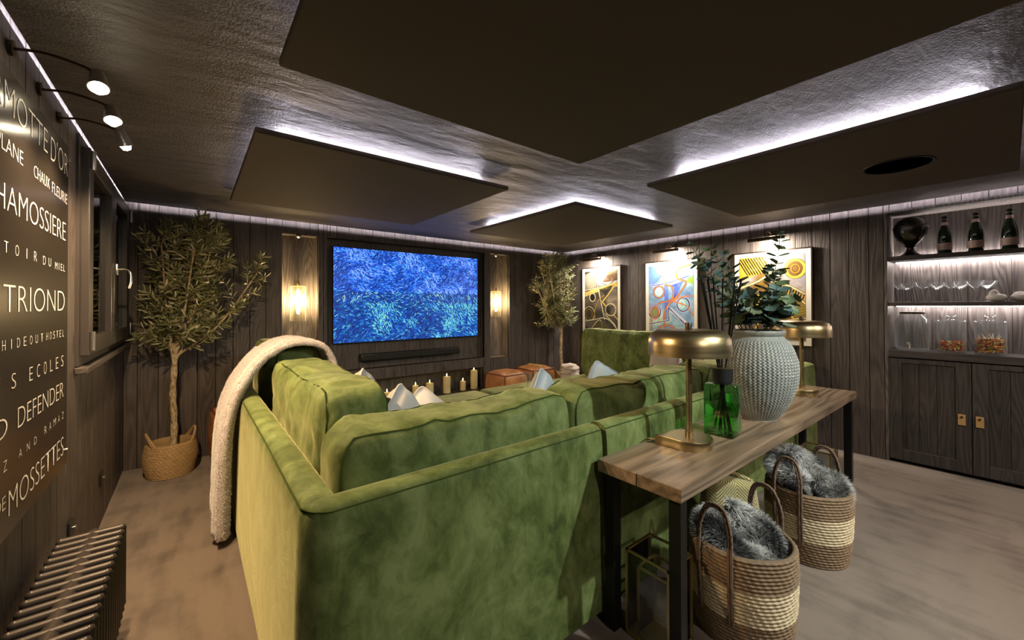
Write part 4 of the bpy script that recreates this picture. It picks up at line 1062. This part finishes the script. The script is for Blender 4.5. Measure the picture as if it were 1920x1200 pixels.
def spaced(txt, y0, y1, z0, z1, wl):
    n = len(txt)
    for i, ch in enumerate(txt):
        yc = y0+(y1-y0-wl)*i/max(1, n-1); ww = wl*(.18 if ch == 'I' else 1.15 if ch == 'M' else .9); word(ch, yc+(wl-ww)/2, yc+(wl+ww)/2, z0, z1)
spaced('TOIR', 1.842, 2.162, 1.613, 1.647, .036); spaced('DU', 2.235, 2.345, 1.61, 1.642, .036); spaced('MIEL', 2.405, 2.565, 1.606, 1.634, .028)
spaced('HIDEOUT', 1.832, 2.245, 1.324, 1.354, .030); spaced('HOSTEL', 2.285, 2.556, 1.326, 1.355, .026)
spaced('ES', 1.78, 1.955, 1.20, 1.247, .042); spaced('ECOLES', 2.085, 2.55, 1.20, 1.246, .040)
spaced('Z', 1.85, 1.885, .965, .997, .033); spaced('AND', 1.985, 2.175, .968, .994, .032); spaced('RAMAZ', 2.27, 2.56, .974, 1.002, .030)
labs = ['glaring bronze arm spotlight above the lettered sign, nearest the viewer', 'glaring bronze arm spotlight above the lettered sign, middle of three', 'glaring bronze arm spotlight by the window top, furthest of three']
for k, y in enumerate((2.04, 2.355, 2.655)):
    t = thing('arm_spotlight', labs[k], 'lamp', (XL, y, 2.30), 0, 'arm spotlights over the sign')
    MB().tube([(.001, 0, 0), (.012, 0, 0)], .025, 20).build('wall_plate', M['bronze'], t)
    MB().tube(catmull([(.01, 0, 0), (.08, 0, .012), (.17, 0, .0), (.20, 0, -.018)], 6), .005, 8).build('arm', M['bronze'], t, True)
    ax = (Vector((.10, -.42, -.9)), Vector((.14, -.36, -.9)), Vector((.30, .30, -.9)))[k].normalized(); c = Vector((.205, 0, -.03)); q = ax.to_track_quat('Z', 'Y').to_matrix()
    prof = [(.004, -.03), (.018, -.028), (.022, -.01), (.030, .045), (.028, .045), (.020, -.006), (.004, -.02)]
    rows = [[c+q@Vector((r*math.cos(2*PI*j/24), r*math.sin(2*PI*j/24), z)) for j in range(24)] for r, z in prof]
    MB().ring(rows).build('shade', M['steel'], t, True, 50)
    rows = [[c+q@Vector((r*math.cos(2*PI*j/16), r*math.sin(2*PI*j/16), z)) for j in range(16)] for r, z in ((.001, .066), (.014, .062), (.021, .046), (.018, .022), (.006, .0))]
    MB().ring(rows).build('bulb', M['spotbulb'], t, True)
    l = bpy.data.lights.new('spot_glow', 'SPOT'); l.energy = P_SPOT; l.color = WARM; l.shadow_soft_size = .02; l.spot_size = R(142); l.spot_blend = .7
    o = link(bpy.data.objects.new('spot_glow', l), t); o.location = c+ax*.075; o.rotation_euler = Vector((.38, .0 if k < 2 else .35, -1)).to_track_quat('-Z', 'Y').to_euler()

# ------------------------------------------------------------------ window on the left wall
wy0, wy1, wz0, wz1 = win
wn_ = struct('window_1')
MB().box((XL-.20, wy0-.02, wz0-.02), (XL-.17, wy1+.02, wz1+.02)).build('night_outside', simple('night_outside', (.004, .005, .006), .9), wn_)
for a, b in (((XL-.17, wy0-.02, wz0), (XL-.001, wy0, wz1)), ((XL-.17, wy1, wz0), (XL-.001, wy1+.02, wz1)), ((XL-.17, wy0, wz1), (XL-.001, wy1, wz1+.02)), ((XL-.17, wy0, wz0-.02), (XL-.001, wy1, wz0))): MB().box(a, b).build('reveal', M['wood'], wn_)
wf_ = simple('window_paint', (.045, .038, .036), .38)
for a, b in (((XL-.03, wy0, wz0), (XL+.012, wy0+.06, wz1)), ((XL-.03, wy1-.06, wz0), (XL+.012, wy1, wz1)), ((XL-.03, wy0+.06, wz1-.06), (XL+.012, wy1-.06, wz1)), ((XL-.03, wy0+.06, wz0), (XL+.012, wy1-.06, wz0+.06))): MB().box(a, b, .003).build('frame', wf_, wn_)
ym = (wy0+wy1)/2
for y0, y1 in ((wy0+.05, ym-.004), (ym+.004, wy1-.05)):
    s = MB()
    x0, x1 = XL-.022, XL+.045
    s.box((x0, y0, wz0+.05), (x1, y0+.10, wz1-.05), .006, 2); s.box((x0, y1-.10, wz0+.05), (x1, y1, wz1-.05), .006, 2); s.box((x0, y0+.10, wz0+.05), (x1, y1-.10, wz0+.15), .006, 2); s.box((x0, y0+.10, wz1-.15), (x1, y1-.10, wz1-.05), .006, 2)
    sb = s.build('sash', wf_, wn_)
    MB().box((XL+.006, y0+.09, wz0+.14), (XL+.014, y1-.09, wz1-.14)).build('pane', M['pane'], sb)
    MB().box((XL-.02, y0+.09, wz0+.14), (XL-.012, y1-.09, wz1-.14)).build('pane', M['pane'], sb)
for y, z in ((wy0+.055, wz0+.13), (wy0+.055, wz1-.12), (wy1-.055, wz0+.13), (wy1-.055, wz1-.12)): MB().tube([(XL+.055, y, z-.05), (XL+.055, y, z+.05)], .011, 12).build('hinge', M['steel'], wn_)
hd = MB(); hd.box((XL+.045, ym+.02, 1.68), (XL+.062, ym+.055, 1.76), .004, 2)
hd.tube(catmull([(XL+.06, ym+.037, 1.72), (XL+.10, ym+.037, 1.722), (XL+.125, ym+.03, 1.70), (XL+.128, ym+.02, 1.64), (XL+.118, ym+.012, 1.585)], 6), .0085, 10); hd.build('window_handle', M['steel'], wn_, True, 40)
MB().box((XL+.001, wy0-.02, wz0-.035), (XL+.05, wy1+.02, wz0-.003), .004, 2).build('sill', M['woodx'], wn_)
for y, z in ((3.80, .31), (2.93, .35)):
    t = thing('wall_socket', 'small black wall socket low on the left wall '+('below the window' if y > 3 else 'behind the radiator end'), 'socket', (XL, y, z))
    MB().box((.001, -.043, -.043), (.011, .043, .043), .003, 2).build('plate', M['black'], t)
    MB().box((.011, -.012, -.004), (.024, .012, .012), .002).build('rocker', M['steel'], t)

# ------------------------------------------------------------------ column radiator
t = thing('column_radiator', 'dark brown column radiator below the lettered sign', 'radiator', (-.325, 2.445, 0))
sec = MB(); zt, zb = .485, .155
for x in (-.09, 0, .09): sec.tube([(x, 0, zb), (x, 0, zt)], .0145, 8)
for z in (zb, zt): sec.tube([(-.088, 0, z), (.088, 0, z)], .0155, 10)
for x in (-.09, .09):
    for z in (zb, zt): sec.lathe([(.001, -.016), (.011, -.0115), (.016, 0), (.011, .0115), (.001, .016)], 10, (x, 0, z))
for z in (zb+.02, zt-.012): sec.tube([(-.0, -.0274, z), (-.0, .0274, z)], .026, 14)
s0 = sec.build('section', M['radiator'], t, True, 50)
for k in range(1, 26):
    o = s0.copy(); link(o, t); o.location = (0, -.055*k, 0)
for y in (-.0275, -.055*24.5):
    MB().box((-.08, y-.012, 0), (.08, y+.012, .016), .003).build('foot', M['radiator'], t); MB().box((-.012, y-.010, .016), (.012, y+.010, .14)).build('foot_post', M['radiator'], t)

# ------------------------------------------------------------------ bar alcove
XB = XR+.36
al = thing('bar_alcove', 'fitted dark oak bar alcove with lit shelves above panelled cupboard doors', 'shelving', (0, 0, 0))
MB().box((XR+.001, NY1-.024, 0), (XB, NY1-.002, 2.333)).build('side_panel', M['nichewood'], al); MB().box((XR+.001, NY0+.002, 0), (XB, NY0+.024, 2.333)).build('side_panel', M['nichewood'], al)
MB().box((XR+.001, NY0+.024, 2.311), (XB, NY1-.024, 2.333)).build('top_panel', M['nichewood'], al)
y = NY1-.024; k = 0
for wd in (.12, .19, .17, .25, .17, .22, .19, .2, .2):
    y2 = max(NY0+.024, y-wd)
    for za, zb_ in ((1.04, 1.445), (1.479, 1.866), (1.906, 2.311)): MB().box((XB-.018, y2+.0015, za), (XB, y-.0015, zb_)).build('plank', M['nichewood'], al)
    y = y2
    if y <= NY0+.03: break
MB().box((XB, NY0, 0), (XB+.02, NY1, 2.34)).build('backing', M['backing'], al)
for z0, z1 in ((1.865, 1.905), (1.4445, 1.478)):
    s = MB().box((XR+.004, NY0+.0245, z0), (XB-.035, NY1-.0245, z1), .002).build('shelf', M['woodx'], al)
    MB().box((XB-.075, NY0+.05, z0-.007), (XB-.062, NY1-.05, z0-.001)).build('led_strip', M['led_shelf'], s)
    if z1 > 1.6: MB().box((XB-.032, NY0+.05, z1-.014), (XB-.024, NY1-.05, z1-.008)).build('led_strip', M['led_up'], s)
MB().box((XR-.002, NY0+.0245, .972), (XB-.0005, NY1-.0245, 1.037), .002).build('counter', M['woodx'], al)
MB().box((XR+.04, NY0+.0245, 0), (XB-.001, NY1-.0245, .03)).build('plinth', M['backing'], al)
dz0, dz1 = .032, .962
for di, (ya, yb) in enumerate(((.208, .7165), (-.311, .203), (-.83, -.316))):
    dr = MB(); x0, x1 = XR+.001, XR+.023; st = .088
    dr.box((x0, ya, dz0), (x1, ya+st, dz1), .0015); dr.box((x0, yb-st, dz0), (x1, yb, dz1), .0015); dr.box((x0, ya+st, dz0), (x1, yb-st, dz0+.10), .0015); dr.box((x0, ya+st, dz1-.04), (x1, yb-st, dz1), .0015)
    d = dr.build('door', M['doorwood'], al); n = 3; pw = (yb-ya-2*st)/n
    for i in range(n): MB().box((x0+.010, ya+st+i*pw+.0015, dz0+.10), (x1-.002, ya+st+(i+1)*pw-.0015, dz1-.04)).build('plank', M['doorwood'], d)
    hy = ya+.055 if di == 0 else yb-.04
    if di < 2:
        hb = MB(); hb.box((XR-.010, hy-.022, .435), (XR-.004, hy+.022, .525), .002); hb.box((XR-.0035, hy-.022, .45), (XR+.0005, hy+.022, .525), .001); hb.build('leather_pull', M['tan'], d)
        MB().tube([(XR-.018, hy, .505), (XR-.0105, hy, .505)], .008, 12).build('pull_stud', M['bronze'], d)

SZ = 1.9062
t = thing('silver_urn', 'dark metal footed urn at the left end of the top shelf', 'urn', (5.24, .578, SZ))
MB().lathe([(0, 0), (.075, 0), (.078, .008), (.05, .028), (.03, .055), (.024, .08), (.034, .09), (.05, .10), (.03, .105), (.055, .118), (.09, .15), (.112, .20), (.118, .25), (.11, .30), (.09, .335), (.05, .36), (0, .37)], 40).build('body', simple('dark_pewter', (.10, .095, .085), .22, .85), t, True, 60)
MB().lathe([(.112, .26), (.121, .265), (.121, .275), (.112, .28)], 40).build('rim_band', M['bronze'], t, True)
def champ(label, y):
    t = thing('champagne_bottle', label, 'bottle', (5.24, y, SZ), 0, 'champagne bottles on the top shelf')
    MB().lathe([(0, 0), (.044, 0), (.047, .006), (.047, .14), (.043, .175), (.03, .225), (.0175, .265), (.0155, .29), (.0155, .30), (.018, .302), (.018, .312), (.015, .314), (0, .314)], 32).build('glass_body', M['wine_glass'], t, True, 40)
    MB().lathe([(.0472, .035), (.0478, .037), (.0478, .095), (.0472, .097)], 32).build('front_label', M['pink'], t, True)
    MB().lathe([(.023, .2565), (.0215, .263), (.0195, .28), (.0185, .283)], 24).build('neck_band', M['pink'], t, True)
    MB().lathe([(.0175, .284), (.0175, .30), (.0195, .302), (.0195, .312), (.016, .314), (.0185, .322), (.018, .335), (.010, .342), (0, .343)], 24).build('foil_cap', M['foil'], t, True, 40)
    MB().tube([Vector((.0197*math.cos(a), .0197*math.sin(a), .307)) for a in [2*PI*i/20 for i in range(20)]], .0014, 5, closed=True).build('wire', M['steel'], t)
champ('champagne bottle with pink label nearest the dark urn', .360); champ('champagne bottle with pink label, middle of the three on the top shelf', .178); champ('champagne bottle with pink label, furthest from the urn', -.004)
SZ2 = 1.4782
t0 = thing('coupe_glass', 'clear champagne coupe in the front row, at the left end of the middle shelf', 'glass', (5.19, .641, SZ2), 0, 'champagne coupes on the middle shelf')
MB().lathe([(0, 0), (.036, .0005), (.036, .003), (.006, .009), (.0042, .02), (.0042, .105), (.008, .118), (.03, .132), (.052, .155), (.060, .182), (.0585, .182), (.05, .156), (.028, .135), (.004, .122), (0, .121)], 32).build('bowl', M['barglass'], t0, True, 60)
for lab, x, y in (('second champagne coupe of the front row on the middle shelf', 5.19, .493), ('third champagne coupe of the front row on the middle shelf', 5.19, .321), ('last champagne coupe of the front row, beside the white birds', 5.19, .184),
                  ('champagne coupe in the back row behind the first one', 5.325, .613), ('champagne coupe in the back row behind the second front one', 5.325, .417), ('champagne coupe in the back row behind the third front one', 5.325, .274), ('champagne coupe in the back row behind the white birds', 5.325, .119)): dup(t0, (x, y, SZ2), None, lab)
def bird(label, loc, rz, s, hh, fl):
    t = thing('ceramic_bird', label, 'ornament', loc, rz, 'white ceramic birds'); V, F = [], []; n, m_ = 28, 20
    for i in range(m_+1):
        th = PI*i/m_
        for j in range(n):
            a = 2*PI*j/n; x, y, z = math.sin(th)*math.cos(a), math.sin(th)*math.sin(a), -math.cos(th)
            X = .060*x; Y = .050*y; Z_ = (.036*z+.036)*fl
            if z > .05 : k = max(0, 1-((x-.25)**2+y*y*1.0)/.30); Z_ += hh*k**.55
            if x < -.5: Z_ += .012*(-x-.5)
            V.append((X*s, Y*s, max(0, Z_*s)))
    for i in range(m_):
        for j in range(n): k = (j+1) % n; F.append((i*n+j, i*n+k, (i+1)*n+k, (i+1)*n+j))
    npmesh('body', V, F, M['ceramic'], t)
    b = MB(); b.lathe([(.0, .012), (.007, 0), (0, -.001)], 10, (.034*s, 0, (.062*fl+hh*.6)*s)); b.build('beak', M['ceramic'], t, True)
bird('white ceramic bird nearer the coupes on the middle shelf', (5.17, .070, SZ2), R(80), .95, .036, 1.0); bird('white ceramic bird further from the coupes on the middle shelf', (5.20, -.062, SZ2), R(95), 1.05, .012, .95)
CZ = 1.0372
t = thing('drinks_dispenser', 'large clear glass drinks dispenser with a small tap on the counter', 'jar', (5.24, .572, CZ))
rows = []
for r, z in [(.085, 0), (.105, .006), (.114, .03), (.116, .12), (.116, .25), (.108, .285), (.085, .31), (.08, .32), (.08, .333), (.077, .333), (.077, .32), (.082, .307), (.104, .283), (.1125, .25), (.1125, .03), (.10, .012), (.0005, .010)]:
    rows.append([(r*math.copysign(abs(math.cos(a))**.62, math.cos(a))*.92, r*math.copysign(abs(math.sin(a))**.62, math.sin(a)), z) for a in [2*PI*j/48 for j in range(48)]])
MB().ring(rows, cap0=True).build('glass_body', M['barglass'], t, True, 50)
MB().lathe([(0, .334), (.084, .334), (.086, .338), (.086, .35), (.082, .354), (0, .354)], 40).build('lid', M['bronze'], t, True, 40)
tp = MB(); tp.tube([(-.107, .0, .05), (-.14, 0, .05)], .009, 10); tp.tube([(-.138, 0, .058), (-.14, 0, .022)], .0085, 10); tp.box((-.143, -.004, .056), (-.134, .022, .078), .002); tp.build('tap', M['steel'], t, True, 40)
em = MB()
for k in range(5):
    z = .14+.03*k; wdt = .05+.012*math.sin(k*2.1)
    em.tube([(-.1088, -wdt+2*wdt*i/12, z+.008*math.sin(i*1.1+k)) for i in range(13)], .0022, 5)
em.build('embossing', M['barglass'], t, True)
def jar(label, y, name, lab2, fill, lolly):
    t = thing('candy_jar', label, 'jar', (5.21, y, CZ), 0, 'lidded glass candy jars')
    MB().lathe([(0, 0), (.086, 0), (.089, .005), (.089, .268), (.0865, .268), (.0865, .014), (0, .012)], 44).build('glass_body', M['barglass'], t, True, 40)
    MB().lathe([(0, .262), (.083, .262), (.083, .27), (.096, .271), (.099, .276), (.096, .281), (.06, .285), (.022, .289), (.014, .297), (.014, .312), (.03, .318), (.033, .325), (.028, .332), (0, .334)], 44).build('lid', M['barglass'], t, True, 40)
    rg = random.Random(fill*100); V, F, C = [], [], []
    pal = [(200, 30, 24), (235, 120, 20), (240, 190, 40), (150, 190, 50), (120, 20, 18), (235, 80, 60), (250, 230, 170)] if not lolly else [(245, 150, 40), (240, 190, 90), (225, 60, 60), (250, 225, 170), (140, 160, 50), (200, 110, 30), (120, 60, 40)]
    pal = [s2l(c) for c in pal]
    for k in range(int(1500*fill/.13)):
        z = .016+rg.random()*fill*(1 if lolly else .95); rr = .082*math.sqrt(rg.random()); a = rg.random()*2*PI
        if z > fill*.75+.016 and rg.random() < .35*(rr/.08): continue
        c = Vector((rr*math.cos(a), rr*math.sin(a), z)); s = rg.uniform(.006, .0095) if not lolly else rg.uniform(.006, .012)
        if c.xy.length+s > .0855: c.xy = c.xy.normalized()*(.0855-s)
        if c.z-s < .0145: c.z = .0145+s
        o = len(V); st = Vector((rg.uniform(.7, 1.3), rg.uniform(.7, 1.3), rg.uniform(.6, 1)))
        ico = [(0, 0, 1), (.87, 0, .5), (.27, .83, .5), (-.7, .51, .5), (-.7, -.51, .5), (.27, -.83, .5), (.7, .51, -.5), (-.27, .83, -.5), (-.87, 0, -.5), (-.27, -.83, -.5), (.7, -.51, -.5), (0, 0, -1)]
        for x, y_, z_ in ico: V.append((c.x+x*s*min(st.x, 1), c.y+y_*s*min(st.y, 1), c.z+z_*s*st.z))
        for i in range(5):
            j = (i+1) % 5; F += [(o, o+1+i, o+1+j), (o+1+i, o+6+i, o+1+j), (o+1+j, o+6+i, o+6+j), (o+11, o+6+j, o+6+i)]
        cc = pal[rg.randrange(len(pal))]*rg.uniform(.7, 1.1); C += [cc]*12
    h = npmesh(name, V, F, M['sweets'], None, True, np.array(C)); h.location = (5.21, y, CZ); tag(h, lab2, 'sweets', None, 'stuff')
    if lolly:
        b = MB()
        for k in range(16):
            a = rg.random()*2*PI; rr = .06*rg.random(); p = Vector((rr*math.cos(a), rr*math.sin(a), fill*.75)); q = p+Vector((rg.gauss(0, .022), rg.gauss(0, .022), rg.uniform(.06, .095)))
            if q.xy.length > .08: q.xy = q.xy.normalized()*.08
            b.tube([p, q], .0022, 6)
        b.build('lollipop_sticks', M['mat'], h)
jar('lidded glass jar a third full of red and yellow sweets', .325, 'boiled_sweets', 'red and yellow boiled sweets heaped in the left candy jar', .085, False)
jar('lidded glass jar half full of lollipops with white sticks', .105, 'lollipops', 'orange lollipops with white sticks heaped in the right candy jar', .12, True)

# ------------------------------------------------------------------ downlights added out of view to light table, sofa back and floor
for (x, y, e_, aim, an), dl, lc in zip(((2.28, -.62, P_DOWN*1.35, (2.15, 1.1, .6), 96), (3.4, -1.3, P_DOWN*1.15, (3.9, .4, 0), 100), (.9, -1.6, P_DOWN*.6, (.9, .8, 0), 110)), ('in line with the near end of the console table', 'nearest the bar alcove', 'nearest the lettered sign'), ((.90, 1, .93), SOFT, SOFT)):
    t = thing('added_downlight', 'added unseen downlight behind the viewpoint '+dl, 'lamp', (x, y, ZC), 0, 'added downlights behind the viewpoint')
    MB().lathe([(.036, -.001), (.046, -.005), (.05, -.0005), (.036, -.0005)], 32).build('trim_ring', M['bronze'], t, True)
    MB().lathe([(0, -.0015), (.036, -.0015)], 24).build('lens', emit('added_light_lens', SOFT, 12) if 'added_light_lens' not in bpy.data.materials else bpy.data.materials['added_light_lens'], t)
    l = bpy.data.lights.new('added_beam', 'SPOT'); l.energy = e_; l.color = lc; l.shadow_soft_size = .03; l.spot_size = R(an); l.spot_blend = 1.0
    o = link(bpy.data.objects.new('added_beam', l), t); o.location = (0, 0, -.012)
    o.rotation_euler = (Vector(aim)-Vector((x, y, ZC))).to_track_quat('-Z', 'Y').to_euler()
